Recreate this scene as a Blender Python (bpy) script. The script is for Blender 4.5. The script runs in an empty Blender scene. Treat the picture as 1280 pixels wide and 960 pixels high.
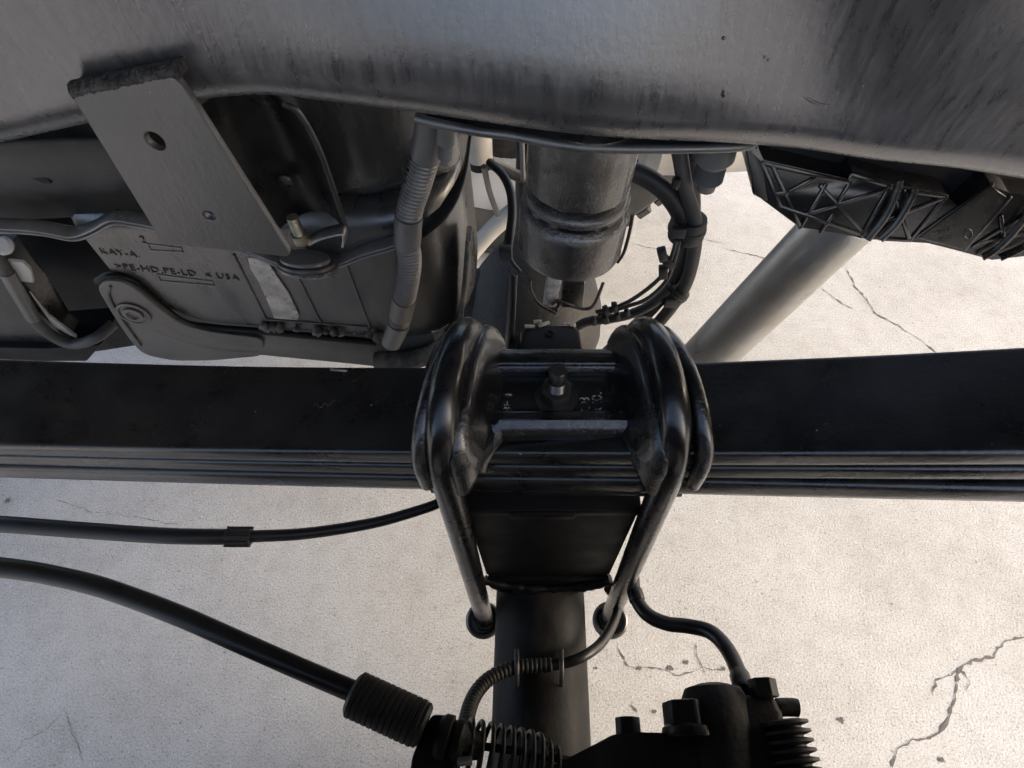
import bpy, bmesh, math, random
from mathutils import Vector, Matrix
random.seed(7)
R = math.radians
scene = bpy.context.scene
COL = scene.collection

# ------------------------------------------------------------------ camera, light, exposure
CAM_Z = 1.12            # lens height above the concrete
TILT = R(34.7)          # angle away from straight down
FPX, CX, CY = 750.0, 668.0, 480.0
cam_d = bpy.data.cameras.new('camera')
cam_d.sensor_width = 36.0
cam_d.lens = 36.0 * FPX / 1280.0
cam_d.shift_x = -(CX - 640.0) / 1280.0
cam_d.clip_start = 0.01
cam_d.clip_end = 500.0
cam = bpy.data.objects.new('camera', cam_d)
cam.location = (0, 0, CAM_Z)
cam.rotation_euler = (TILT, 0, 0)
COL.objects.link(cam)
scene.camera = cam

SUN_EL, SUN_AZ = R(30), R(98)      # azimuth measured clockwise from +Y
world = bpy.data.worlds.new('World')
scene.world = world
world.use_nodes = True
wn = world.node_tree
bg = wn.nodes['Background']
sky = wn.nodes.new('ShaderNodeTexSky')
sky.sky_type = 'NISHITA'
sky.sun_disc = False
sky.sun_elevation = SUN_EL
sky.sun_rotation = SUN_AZ
sky.air_density = 0.8
sky.dust_density = 5.0
sky.ozone_density = 0.2
wn.links.new(sky.outputs[0], bg.inputs[0])
bg.inputs[1].default_value = 0.15
sun_d = bpy.data.lights.new('sun', 'SUN')
sun_d.energy = 0.8
sun_d.angle = R(30)
sun_d.color = (1.0, 0.975, 0.94)
sun = bpy.data.objects.new('sun', sun_d)
sdir = Vector((math.sin(SUN_AZ) * math.cos(SUN_EL), math.cos(SUN_AZ) * math.cos(SUN_EL), math.sin(SUN_EL)))
sun.rotation_euler = sdir.to_track_quat('Z', 'Y').to_euler()
sun.location = (3, -3, 4)
COL.objects.link(sun)
scene.view_settings.view_transform = 'Standard'
scene.view_settings.look = 'None'
scene.view_settings.exposure = 1.66
scene.view_settings.gamma = 1.0
scene.view_settings.use_curve_mapping = False
scene.cycles.use_denoising = True
scene.cycles.max_bounces = 10
scene.cycles.diffuse_bounces = 5

# ------------------------------------------------------------------ measuring helpers
CA, SA = math.cos(TILT), math.sin(TILT)
def ray(px, py):
    x, y = (px - CX) / FPX, -(py - CY) / FPX
    return Vector((x, y * CA + SA, y * SA - CA))
def P(px, py, y=None, z=None, t=None, x=None):
    """point of the place seen at a photo position, given its distance (y, height z, depth t)"""
    d = ray(px, py)
    if y is not None: t = y / d.y
    elif z is not None: t = (z - CAM_Z) / d.z
    elif x is not None: t = x / d.x
    p = d * t
    return Vector((p.x, p.y, p.z + CAM_Z))
def PP(px, py, o, n):
    d = ray(px, py); c = Vector((0, 0, CAM_Z))
    t = (o - c).dot(n) / d.dot(n)
    return c + d * t

# ------------------------------------------------------------------ materials
def mat(name, base, rough=0.5, metal=0.0, spec=0.5, coat=0.0, var=0.0, vscale=30, dust=None, dust_amt=0.0, dscale=18,
        bump=0.0, bscale=300, bdist=0.001, stretch=(1, 1, 1), rvar=0.1, specks=0.0, speck_col=(0.6, 0.58, 0.54), speck_scale=220,
        bump2=0.0, b2scale=30):
    m = bpy.data.materials.new(name); m.use_nodes = True
    nt = m.node_tree; N, L = nt.nodes, nt.links
    b = N['Principled BSDF']
    b.inputs['Metallic'].default_value = metal
    b.inputs['Specular IOR Level'].default_value = spec
    b.inputs['Coat Weight'].default_value = coat
    b.inputs['Coat Roughness'].default_value = 0.15
    tc = N.new('ShaderNodeTexCoord')
    mp = N.new('ShaderNodeMapping'); mp.inputs['Scale'].default_value = stretch
    L.new(tc.outputs['Object'], mp.inputs['Vector'])
    def noise(scale, detail=4, r=0.55, vec=None):
        n = N.new('ShaderNodeTexNoise'); n.inputs['Scale'].default_value = scale
        n.inputs['Detail'].default_value = detail; n.inputs['Roughness'].default_value = r
        L.new((vec or mp.outputs[0]), n.inputs['Vector']); return n
    def rng(sock, a, bb, c, d):
        r = N.new('ShaderNodeMapRange'); r.inputs[1].default_value = a; r.inputs[2].default_value = bb
        r.inputs[3].default_value = c; r.inputs[4].default_value = d; L.new(sock, r.inputs[0]); return r.outputs[0]
    def mix(fac, c1, c2, typ='MIX'):
        x = N.new('ShaderNodeMix'); x.data_type = 'RGBA'; x.blend_type = typ
        if isinstance(fac, float): x.inputs[0].default_value = fac
        else: L.new(fac, x.inputs[0])
        for i, c in ((6, c1), (7, c2)):
            if isinstance(c, tuple): x.inputs[i].default_value = (*c, 1)
            else: L.new(c, x.inputs[i])
        return x.outputs[2]
    n1 = noise(vscale)
    lo = tuple(c * (1 - var) for c in base); hi = tuple(min(1, c * (1 + var)) for c in base)
    col = mix(rng(n1.outputs[0], 0.3, 0.7, 0, 1), lo, hi)
    rsock = rng(n1.outputs[0], 0.3, 0.7, max(0.02, rough - rvar), min(1, rough + rvar))
    if dust is not None:
        n2 = noise(dscale, 8, 0.65)
        f = rng(n2.outputs[0], 0.42, 0.72, 0, dust_amt)
        col = mix(f, col, dust)
        mx = N.new('ShaderNodeMix'); mx.data_type = 'FLOAT'
        L.new(f, mx.inputs[0]); L.new(rsock, mx.inputs[2]); mx.inputs[3].default_value = 0.85
        rsock = mx.outputs[0]
    if specks > 0:
        n3 = noise(speck_scale, 3, 0.6, tc.outputs['Object'])
        f = rng(n3.outputs[0], 0.76 - 0.06 * specks, 0.79 - 0.06 * specks, 0, 1)
        col = mix(f, col, speck_col)
    L.new(col, b.inputs['Base Color']); L.new(rsock, b.inputs['Roughness'])
    if bump > 0:
        n4 = noise(bscale, 4, 0.6)
        bp = N.new('ShaderNodeBump'); bp.inputs['Strength'].default_value = bump; bp.inputs['Distance'].default_value = bdist
        L.new(n4.outputs[0], bp.inputs['Height'])
        last = bp
        if bump2 > 0:
            n5 = noise(b2scale, 2, 0.5, tc.outputs['Object'])
            b2 = N.new('ShaderNodeBump'); b2.inputs['Strength'].default_value = bump2; b2.inputs['Distance'].default_value = 0.004
            L.new(n5.outputs[0], b2.inputs['Height']); L.new(bp.outputs[0], b2.inputs['Normal']); last = b2
        L.new(last.outputs[0], b.inputs['Normal'])
    return m

M = {}
M['gloss'] = mat('glossy_black_chassis_paint', (0.006, 0.006, 0.0065), 0.2, spec=0.8, coat=0.7, bump=0.5, bscale=620, bdist=0.0010, rvar=0.08, dust=(0.10, 0.095, 0.085), dust_amt=0.10, dscale=60, bump2=0.2, b2scale=140)
M['ubolt'] = mat('black_painted_rod', (0.006, 0.006, 0.0065), 0.27, spec=0.6, coat=0.3, bump=0.15, bscale=160, bdist=0.001, rvar=0.1, dust=(0.09, 0.085, 0.08), dust_amt=0.08, dscale=70)
M['leaf'] = mat('satin_black_spring_steel', (0.006, 0.006, 0.0062), 0.30, spec=0.9, coat=0.45, bump=0.35, bscale=320, bdist=0.0009, dust=(0.09, 0.086, 0.078), dust_amt=0.16, dscale=40, specks=0.45, speck_scale=330, speck_col=(0.35, 0.34, 0.31))
M['leaf_side'] = M['leaf']
M['frame'] = mat('satin_black_frame_coating', (0.185, 0.186, 0.194), 0.29, metal=0.8, spec=0.5, var=0.10, vscale=50, bump=0.12, bscale=130, bdist=0.0007, stretch=(5, 5, 0.6), rvar=0.06, dust=(0.22, 0.217, 0.21), dust_amt=0.16, dscale=55, bump2=0.03, b2scale=300, specks=0.5, speck_col=(0.03, 0.03, 0.03), speck_scale=160)
M['bracket'] = mat('dusty_grey_steel_plate', (0.155, 0.154, 0.151), 0.38, metal=0.7, spec=0.6, var=0.18, vscale=30, bump=0.2, bscale=300, dust=(0.19, 0.187, 0.18), dust_amt=0.3, dscale=16, specks=0.25, speck_scale=420, stretch=(1.4, 1, 0.6))
M['weld'] = mat('dark_weld_bead', (0.02, 0.02, 0.02), 0.5, bump=0.9, bscale=350, bdist=0.003, dust=(0.22, 0.21, 0.2), dust_amt=0.35, dscale=180)
M['tank'] = mat('grey_black_tank_plastic', (0.10, 0.10, 0.0995), 0.24, metal=0.6, spec=0.8, coat=0.15, var=0.35, vscale=16, bump=0.2, bscale=300, dust=(0.21, 0.203, 0.19), dust_amt=0.45, dscale=9, stretch=(1.8, 1, 0.6), bump2=0.15, b2scale=30)
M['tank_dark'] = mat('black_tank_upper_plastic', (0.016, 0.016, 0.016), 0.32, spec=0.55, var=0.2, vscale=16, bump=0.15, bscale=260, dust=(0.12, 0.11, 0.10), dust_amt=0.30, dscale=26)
M['seam'] = mat('pinched_tank_seam', (0.22, 0.218, 0.212), 0.30, metal=0.55, spec=0.6, var=0.2, vscale=60, bump=0.1, bscale=200, dust=(0.22, 0.2, 0.18), dust_amt=0.35)
M['strap'] = mat('dusty_steel_strap', (0.12, 0.118, 0.114), 0.38, metal=0.5, spec=0.6, var=0.22, vscale=25, bump=0.2, bscale=240, dust=(0.22, 0.21, 0.19), dust_amt=0.5, dscale=20, specks=0.2)
M['grime'] = mat('grimy_strap_end', (0.05, 0.047, 0.043), 0.6, var=0.3, vscale=60, bump=0.4, bscale=140, bdist=0.002, dust=(0.26, 0.235, 0.20), dust_amt=0.9, dscale=45)
M['rubber'] = mat('black_rubber_hose', (0.018, 0.018, 0.018), 0.5, spec=0.45, bump=0.12, bscale=300, dust=(0.10, 0.095, 0.085), dust_amt=0.3, dscale=30)
M['rubber_grey'] = mat('weathered_grey_black_hose', (0.045, 0.044, 0.042), 0.55, bump=0.12, bscale=300, dust=(0.14, 0.13, 0.12), dust_amt=0.4, dscale=40)
M['cable'] = mat('satin_black_cable_sheath', (0.012, 0.012, 0.0125), 0.36, spec=0.5, bump=0.05, bscale=260, dust=(0.07, 0.068, 0.06), dust_amt=0.12, dscale=40)
M['loom'] = mat('dusty_corrugated_conduit', (0.15, 0.148, 0.142), 0.36, metal=0.4, spec=0.6, var=0.2, vscale=50, bump=0.15, bscale=240, dust=(0.24, 0.225, 0.2), dust_amt=0.4, dscale=30)
M['tape'] = mat('grey_tape_wrap', (0.15, 0.148, 0.143), 0.40, metal=0.4, var=0.15, vscale=60, bump=0.3, bscale=140, dust=(0.22, 0.205, 0.185), dust_amt=0.4, dscale=40)
M['canister'] = mat('black_moulded_plastic', (0.008, 0.008, 0.0085), 0.22, spec=0.6, coat=0.3, bump=0.12, bscale=420, dust=(0.08, 0.075, 0.07), dust_amt=0.10, dscale=40)
M['shock'] = mat('silver_grey_shock_paint', (0.46, 0.455, 0.43), 0.34, metal=0.6, spec=0.5, var=0.10, vscale=22, bump=0.18, bscale=300, dust=(0.36, 0.29, 0.21), dust_amt=0.6, dscale=16)
M['bumpstop'] = mat('scuffed_oily_black_casting', (0.14, 0.135, 0.128), 0.2, metal=0.8, spec=0.8, coat=0.6, var=0.4, vscale=90, bump=0.55, bscale=620, bdist=0.0018, dust=(0.15, 0.125, 0.10), dust_amt=0.25, dscale=30, rvar=0.1)
M['oily'] = mat('wet_black_groove', (0.008, 0.008, 0.008), 0.16, spec=0.6, bump=0.3, bscale=200)
M['zinc'] = mat('yellowed_zinc_bolt', (0.42, 0.37, 0.27), 0.38, metal=0.85, var=0.2, vscale=150, bump=0.2, bscale=400, dust=(0.25, 0.21, 0.15), dust_amt=0.5, dscale=120)
M['steel'] = mat('bare_steel_edge', (0.42, 0.41, 0.39), 0.35, metal=0.9, var=0.2, vscale=120, bump=0.15, bscale=300, dust=(0.2, 0.19, 0.17), dust_amt=0.4, dscale=90)
M['boltblk'] = mat('dark_phosphate_bolt', (0.11, 0.107, 0.10), 0.33, metal=0.8, spec=0.5, bump=0.2, bscale=300)
M['brake_bolt'] = mat('dark_brake_bolt', (0.02, 0.0195, 0.019), 0.4, metal=0.3, spec=0.35, bump=0.25, bscale=260)  # darker than the phosphate bolts, for the brake bolts and coil
M['axle'] = mat('matte_black_axle_paint', (0.010, 0.0098, 0.0095), 0.55, spec=0.2, var=0.3, vscale=26, bump=0.3, bscale=240, dust=(0.08, 0.076, 0.07), dust_amt=0.4, dscale=24)
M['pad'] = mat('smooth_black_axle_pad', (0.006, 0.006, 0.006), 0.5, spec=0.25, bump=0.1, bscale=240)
M['diff'] = mat('dirty_brown_black_casting', (0.02, 0.019, 0.018), 0.6, spec=0.35, var=0.4, vscale=20, bump=0.5, bscale=120, bdist=0.003, dust=(0.08, 0.073, 0.065), dust_amt=0.3, dscale=14)
M['chip'] = mat('chipped_light_primer', (0.46, 0.45, 0.42), 0.55, var=0.4, vscale=240, bump=0.5, bscale=300)
M['brake'] = mat('dark_cast_iron', (0.008, 0.0078, 0.0076), 0.55, spec=0.3, var=0.3, vscale=50, bump=0.35, bscale=260, bdist=0.0015, dust=(0.06, 0.056, 0.05), dust_amt=0.3, dscale=40)
M['label'] = mat('faded_paper_label', (0.50, 0.48, 0.44), 0.7, var=0.35, vscale=55, bump=0.3, bscale=120, dust=(0.2, 0.19, 0.175), dust_amt=0.6, dscale=60, specks=2.4, speck_col=(0.22, 0.215, 0.205), speck_scale=260)
M['emboss'] = mat('raised_plastic_lettering', (0.05, 0.05, 0.048), 0.45, bump=0.1)
M['emboss_lt'] = mat('worn_raised_lettering', (0.02, 0.02, 0.02), 0.35, metal=0.2, bump=0.5, bscale=300, specks=4.2, speck_col=(0.75, 0.74, 0.72), speck_scale=420)
M['beige'] = mat('pale_undercoated_metal', (0.44, 0.425, 0.39), 0.5, var=0.12, vscale=14, bump=0.1, bscale=120, dust=(0.25, 0.22, 0.18), dust_amt=0.35, dscale=12)
M['tyre'] = mat('black_tyre_rubber', (0.022, 0.022, 0.022), 0.65, var=0.2, vscale=20, bump=0.3, bscale=120, dust=(0.11, 0.10, 0.09), dust_amt=0.4, dscale=14)
M['rim'] = mat('silver_alloy_rim', (0.62, 0.63, 0.65), 0.3, metal=0.85, var=0.08, vscale=9)
M['liner'] = mat('black_wheelhouse_steel', (0.009, 0.009, 0.009), 0.6, bump=0.2, bscale=80)
M['crack'] = mat('dark_crack_dirt', (0.10, 0.093, 0.085), 0.95, var=0.45, vscale=60, bump=0.4, bscale=240)
M['stain'] = mat('grey_pit_dirt', (0.22, 0.205, 0.19), 0.95, var=0.4, vscale=90, bump=0.6, bscale=200)
M['grey_plastic'] = mat('grey_plastic_fitting', (0.13, 0.13, 0.125), 0.45, var=0.15, vscale=60, bump=0.12, bscale=200, dust=(0.25, 0.23, 0.2), dust_amt=0.4)
M['pale'] = mat('pale_plastic_tab', (0.42, 0.41, 0.39), 0.5, var=0.1, vscale=40, bump=0.1)

def concrete():
    m = bpy.data.materials.new('sandy_broom_concrete'); m.use_nodes = True
    nt = m.node_tree; N, L = nt.nodes, nt.links; b = N['Principled BSDF']
    tc = N.new('ShaderNodeTexCoord')
    def noise(s, d=4, r=0.6):
        n = N.new('ShaderNodeTexNoise'); n.inputs['Scale'].default_value = s; n.inputs['Detail'].default_value = d
        n.inputs['Roughness'].default_value = r; L.new(tc.outputs['Object'], n.inputs['Vector']); return n.outputs[0]
    def ramp(s, stops):
        r = N.new('ShaderNodeValToRGB'); e = r.color_ramp.elements
        while len(e) < len(stops): e.new(0.5)
        for el, (p, c) in zip(e, stops): el.position = p; el.color = (*c, 1)
        L.new(s, r.inputs[0]); return r.outputs[0]
    def mul(a, bb, f=1.0, typ='MULTIPLY'):
        x = N.new('ShaderNodeMix'); x.data_type = 'RGBA'; x.blend_type = typ; x.inputs[0].default_value = f
        L.new(a, x.inputs[6]); L.new(bb, x.inputs[7]); return x.outputs[2]
    big = ramp(noise(2.2, 6, 0.62), [(0.30, (0.365, 0.357, 0.338)), (0.5, (0.445, 0.439, 0.424)), (0.70, (0.50, 0.496, 0.485))])
    mid = ramp(noise(26, 5, 0.7), [(0.32, (0.88, 0.87, 0.855)), (0.55, (1, 1, 1)), (0.75, (1.0, 1.0, 1.0))])
    grain = ramp(noise(330, 3, 0.75), [(0.34, (0.52, 0.50, 0.47)), (0.47, (0.92, 0.91, 0.90)), (0.6, (1, 1, 1)), (0.7, (1.0, 1.0, 1.0))])
    grit = ramp(noise(150, 2, 0.6), [(0.26, (0.52, 0.50, 0.47)), (0.36, (1, 1, 1)), (0.9, (1, 1, 1)), (1.0, (1, 1, 1))])
    c = mul(mul(mul(big, mid), grain), grit)
    vor = N.new('ShaderNodeTexVoronoi'); vor.inputs['Scale'].default_value = 85; L.new(tc.outputs['Object'], vor.inputs['Vector'])
    sp = ramp(vor.outputs['Distance'], [(0.06, (0.22, 0.21, 0.19)), (0.11, (0, 0, 0)), (0.5, (0, 0, 0)), (1, (0, 0, 0))])
    c = mul(c, sp, 1.0, 'ADD')
    L.new(c, b.inputs['Base Color']); b.inputs['Roughness'].default_value = 0.85
    bp = N.new('ShaderNodeBump'); bp.inputs['Strength'].default_value = 0.55; bp.inputs['Distance'].default_value = 0.003
    L.new(noise(240, 4, 0.7), bp.inputs['Height']); L.new(bp.outputs[0], b.inputs['Normal'])
    return m
M['concrete'] = concrete()

# ------------------------------------------------------------------ mesh helpers
def link(name, me, m, parent=None, origin=None):
    o = bpy.data.objects.new(name, me); COL.objects.link(o)
    me.materials.append(m)
    if parent is not None:
        off = Vector(parent.location)
        if parent.parent is not None: off = off + Vector(parent.parent.location)
        me.transform(Matrix.Translation(-off)); o.parent = parent
    else:
        if origin is None:
            vs = [v.co for v in me.vertices]
            origin = Vector(((min(v.x for v in vs) + max(v.x for v in vs)) / 2, (min(v.y for v in vs) + max(v.y for v in vs)) / 2, min(v.z for v in vs)))
        origin = Vector(origin)
        me.transform(Matrix.Translation(-origin)); o.location = origin
    return o
def fin(bm, name, m, parent=None, sharp=38, origin=None):
    bmesh.ops.recalc_face_normals(bm, faces=bm.faces)
    me = bpy.data.meshes.new(name); bm.to_mesh(me); bm.free()
    me.polygons.foreach_set('use_smooth', [True] * len(me.polygons))
    me.set_sharp_from_angle(angle=R(sharp))
    return link(name, me, m, parent, origin)
def tag(o, label, cat=None, group=None, kind=None):
    if label: o['label'] = label
    if cat: o['category'] = cat
    if group: o['group'] = group
    if kind: o['kind'] = kind
    return o
def root(name, loc, label, cat, group=None):
    e = bpy.data.objects.new(name, None); COL.objects.link(e); e.location = loc; e.empty_display_size = 0.02
    return tag(e, label, cat, group)
def spline(pts, n=12):
    """Catmull-Rom through pts"""
    pts = [Vector(p) for p in pts]
    if len(pts) < 3: return [pts[0].lerp(pts[1], i / n) for i in range(n + 1)]
    out = []; ext = [pts[0] * 2 - pts[1]] + pts + [pts[-1] * 2 - pts[-2]]
    for i in range(1, len(ext) - 2):
        a, b, c, d = ext[i - 1:i + 3]
        for k in range(n):
            u = k / n
            out.append(0.5 * ((2 * b) + (c - a) * u + (2 * a - 5 * b + 4 * c - d) * u * u + (3 * b - a - 3 * c + d) * u ** 3))
    out.append(pts[-1]); return out
def resample(path, step):
    L = [0]
    for a, b in zip(path, path[1:]): L.append(L[-1] + (b - a).length)
    n = max(2, int(round(L[-1] / step))); out = []; j = 0
    for i in range(n + 1):
        s = L[-1] * i / n
        while j < len(L) - 2 and L[j + 1] < s: j += 1
        u = (s - L[j]) / max(1e-9, L[j + 1] - L[j]); out.append(path[j].lerp(path[j + 1], u))
    return out, L[-1]
def relax(path, n):
    path = [Vector(p) for p in path]
    for _ in range(n):
        path = [path[0]] + [(a + b * 2 + c) / 4 for a, b, c in zip(path, path[1:], path[2:])] + [path[-1]]
    return path
def frames(path):
    T = [(path[min(i + 1, len(path) - 1)] - path[max(i - 1, 0)]).normalized() for i in range(len(path))]
    up = Vector((0, 0, 1)) if abs(T[0].z) < 0.9 else Vector((0, 1, 0))
    n = (up - T[0] * up.dot(T[0])).normalized(); out = []
    for t in T:
        n = (n - t * n.dot(t)).normalized(); out.append((t, n, t.cross(n)))
    return out
def bm_tube(bm, path, rad, seg=16, cap=True, flat=None):
    """rad: number or function of the fraction along"""
    fr = frames(path); rings = []
    for i, (p, (t, n, b)) in enumerate(zip(path, fr)):
        r = rad(i / (len(path) - 1)) if callable(rad) else rad
        ring = []
        for k in range(seg):
            a = 2 * math.pi * k / seg
            ring.append(bm.verts.new(p + n * (math.cos(a) * r) + b * (math.sin(a) * r * (flat or 1))))
        rings.append(ring)
    for A, B in zip(rings, rings[1:]):
        for k in range(seg): bm.faces.new((A[k], A[(k + 1) % seg], B[(k + 1) % seg], B[k]))
    if cap: bm.faces.new(list(reversed(rings[0]))); bm.faces.new(rings[-1])
    return bm
def tube(name, pts, rad, m, parent=None, seg=16, n=12, smooth=True, step=None, sharp=50):
    path = spline(pts, n) if smooth else [Vector(p) for p in pts]
    if step: path, _ = resample(path, step)
    return fin(bm_tube(bmesh.new(), path, rad, seg), name, m, parent, sharp)
def corrugated(name, pts, r, m, parent=None, pitch=0.004, depth=0.12, seg=16):
    path, L = resample(spline(pts, 14), pitch / 4)
    nn = len(path) - 1
    f = lambda u: r * (1 - depth * (1.0, 0.25, 0.0, 0.25)[int(round(u * nn)) % 4])
    return fin(bm_tube(bmesh.new(), path, f, seg), name, m, parent, 60)
def bm_lathe(bm, prof, o, axis, seg=40, ref=None):
    """prof: list of (radius, distance along axis)"""
    axis = Vector(axis).normalized()
    ref = Vector(ref) if ref else (Vector((1, 0, 0)) if abs(axis.x) < 0.9 else Vector((0, 1, 0)))
    u = (ref - axis * ref.dot(axis)).normalized(); v = axis.cross(u); o = Vector(o); rings = []
    for r, h in prof:
        rings.append([bm.verts.new(o + axis * h + u * (math.cos(2 * math.pi * k / seg) * r) + v * (math.sin(2 * math.pi * k / seg) * r)) for k in range(seg)])
    for A, B in zip(rings, rings[1:]):
        for k in range(seg): bm.faces.new((A[k], A[(k + 1) % seg], B[(k + 1) % seg], B[k]))
    bm.faces.new(list(reversed(rings[0]))); bm.faces.new(rings[-1]); return bm
def lathe(name, prof, o, axis, m, parent=None, seg=40, ref=None, sharp=32):
    return fin(bm_lathe(bmesh.new(), prof, o, axis, seg, ref), name, m, parent, sharp)
def hexa(name, o, axis, width, h, m, parent, bevel=0.0008, ref=None):
    r = width / math.sqrt(3)
    bm = bm_lathe(bmesh.new(), [(r, 0), (r, h)], o, axis, 6, ref)
    bmesh.ops.bevel(bm, geom=bm.edges[:], offset=bevel, segments=2, affect='EDGES', profile=0.5)
    return fin(bm, name, m, parent, 30)
def bm_prism(bm, poly, ext):
    ext = Vector(ext)
    A = [bm.verts.new(Vector(p)) for p in poly]; B = [bm.verts.new(Vector(p) + ext) for p in poly]
    bm.faces.new(A); bm.faces.new(list(reversed(B))); n = len(A)
    for k in range(n): bm.faces.new((A[k], B[k], B[(k + 1) % n], A[(k + 1) % n]))
    return bm
def prism(name, poly, ext, m, parent=None, bevel=0.0, seg=2, sharp=38):
    bm = bm_prism(bmesh.new(), poly, ext)
    if bevel: bmesh.ops.bevel(bm, geom=bm.edges[:], offset=bevel, segments=seg, affect='EDGES', profile=0.5, clamp_overlap=True)
    return fin(bm, name, m, parent, sharp)
def box(name, c, size, m, parent=None, bevel=0.002, rot=None, seg=2):
    bm = bmesh.new(); bmesh.ops.create_cube(bm, size=1.0)
    for v in bm.verts: v.co = Vector((v.co.x * size[0], v.co.y * size[1], v.co.z * size[2]))
    if bevel: bmesh.ops.bevel(bm, geom=bm.edges[:], offset=bevel, segments=seg, affect='EDGES', profile=0.5)
    mx = Matrix.Translation(Vector(c)) @ (rot.to_4x4() if rot else Matrix.Identity(4))
    bmesh.ops.transform(bm, matrix=mx, verts=bm.verts)
    return fin(bm, name, m, parent, 38)
def plate(name, outline, holes, thick, o, u, v, m, parent=None, bevel=0.0006):
    """flat plate with real holes; outline / holes are 2-D loops in the (u, v) plane"""
    cu = bpy.data.curves.new(name, 'CURVE'); cu.dimensions = '2D'; cu.fill_mode = 'BOTH'
    cu.extrude = thick / 2 - bevel; cu.bevel_depth = bevel; cu.bevel_resolution = 1; cu.offset = -bevel
    for lp in [outline] + holes:
        s = cu.splines.new('POLY'); s.points.add(len(lp) - 1); s.use_cyclic_u = True
        for p, q in zip(s.points, lp): p.co = (q[0], q[1], 0, 1)
    return curve_mesh(name, cu, o, u, v, m, parent)
def curve_mesh(name, cu, o, u, v, m, parent):
    tmp = bpy.data.objects.new('tmp', cu); COL.objects.link(tmp)
    dg = bpy.context.evaluated_depsgraph_get(); dg.update()
    me = bpy.data.meshes.new_from_object(tmp.evaluated_get(dg))
    bpy.data.objects.remove(tmp)
    me.name = name; me.materials.clear()
    u = Vector(u).normalized(); v = Vector(v); v = (v - u * v.dot(u)).normalized(); w = u.cross(v)
    mx = Matrix((u, v, w)).transposed().to_4x4(); mx.translation = Vector(o)
    me.transform(mx)
    me.polygons.foreach_set('use_smooth', [True] * len(me.polygons)); me.set_sharp_from_angle(angle=R(38))
    return link(name, me, m, parent)
def text(name, s, size, o, u, v, m, parent, ext=0.0004, spacing=1.0):
    cu = bpy.data.curves.new(name, 'FONT'); cu.body = s; cu.size = size; cu.extrude = ext; cu.space_character = spacing
    cu.resolution_u = 2; cu.offset = -size * 0.018
    return curve_mesh(name, cu, o, u, v, m, parent)
def circ(cx, cy, rx, ry=None, n=28):
    return [(cx + rx * math.cos(2 * math.pi * k / n), cy + (ry or rx) * math.sin(2 * math.pi * k / n)) for k in range(n)]
def rround(pts, r, n=5):
    """round the corners of a 2-D loop"""
    out = []; N = len(pts)
    for i in range(N):
        p = Vector(pts[i]); a = (Vector(pts[i - 1]) - p); b = (Vector(pts[(i + 1) % N]) - p)
        rr = r[i] if isinstance(r, (list, tuple)) else r
        rr = min(rr, a.length * 0.49, b.length * 0.49)
        A, B = p + a.normalized() * rr, p + b.normalized() * rr
        for k in range(n + 1):
            u = k / n; q = A * (1 - u) ** 2 + p * 2 * u * (1 - u) + B * u * u; out.append((q.x, q.y))
    return out
def zr(z): return z + CAM_Z    # heights noted relative to the lens
def band(name, pts, wdir, width, thick, m, parent=None, n=10, bevel=0.0):
    """strip swept along pts, its width along wdir"""
    path = spline(pts, n); bm = bmesh.new(); rings = []
    for i, p in enumerate(path):
        t = (path[min(i + 1, len(path) - 1)] - path[max(0, i - 1)]).normalized()
        w = Vector(wdir); w = (w - t * w.dot(t)).normalized(); nn = t.cross(w)
        ww = width(i / (len(path) - 1)) if callable(width) else width
        c = thick * 0.35
        prof = [(-ww / 2, -thick / 2 + c), (-ww / 2 + c, -thick / 2), (ww / 2 - c, -thick / 2), (ww / 2, -thick / 2 + c), (ww / 2, thick / 2 - c), (ww / 2 - c, thick / 2), (-ww / 2 + c, thick / 2), (-ww / 2, thick / 2 - c)]
        rings.append([bm.verts.new(p + w * a + nn * b) for a, b in prof])
    for A, B in zip(rings, rings[1:]):
        for k in range(8): bm.faces.new((A[k], A[(k + 1) % 8], B[(k + 1) % 8], B[k]))
    bm.faces.new(list(reversed(rings[0]))); bm.faces.new(rings[-1])
    return fin(bm, name, m, parent, 50)

# ================================================================== GROUND
bm = bmesh.new()
vs = [bm.verts.new(c) for c in ((-60, -60, 0), (60, -60, 0), (60, 60, 0), (-60, 60, 0))]
bm.faces.new(vs)
ground = fin(bm, 'ground', M['concrete'], origin=(0, 0, 0)); tag(ground, None, kind='structure')
def crack(pts, w, seed):
    """open, crumbling crack in the slab as a jagged sheet of dirt"""
    rnd = random.Random(seed)
    path = [P(*p, z=0.0) for p in pts]; path, L = resample(path, 0.007)
    jit = [Vector((0, 0, 0))]
    for p in path[1:]: jit.append(jit[-1] * 0.8 + Vector((rnd.uniform(-1, 1), rnd.uniform(-1, 1), 0)) * 0.0026)
    path = [p + j for p, j in zip(path, jit)]
    bm = bmesh.new(); prev = None
    for i, p in enumerate(path):
        t = (path[min(i + 1, len(path) - 1)] - path[max(0, i - 1)]).normalized(); nrm = Vector((-t.y, t.x, 0))
        ww = 0.6 * w * (0.3 + rnd.random() ** 2 * 1.5) * (1 if i not in (0, len(path) - 1) else 0.1)
        a = bm.verts.new(p + nrm * ww * rnd.uniform(0.3, 0.7) + Vector((0, 0, 0.0012))); b = bm.verts.new(p - nrm * ww * rnd.uniform(0.3, 0.7) + Vector((0, 0, 0.0012)))
        if prev: bm.faces.new((prev[0], a, b, prev[1]))
        prev = (a, b)
    fin(bm, 'crack', M['crack'], ground)
crack([(1115, 960), (1122, 935), (1135, 925), (1160, 922), (1178, 912), (1188, 885), (1195, 855), (1198, 838), (1215, 826), (1240, 822), (1252, 803), (1275, 798), (1300, 792)], 0.0065, 1)
crack([(1198, 838), (1212, 850), (1205, 865)], 0.003, 2)
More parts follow.
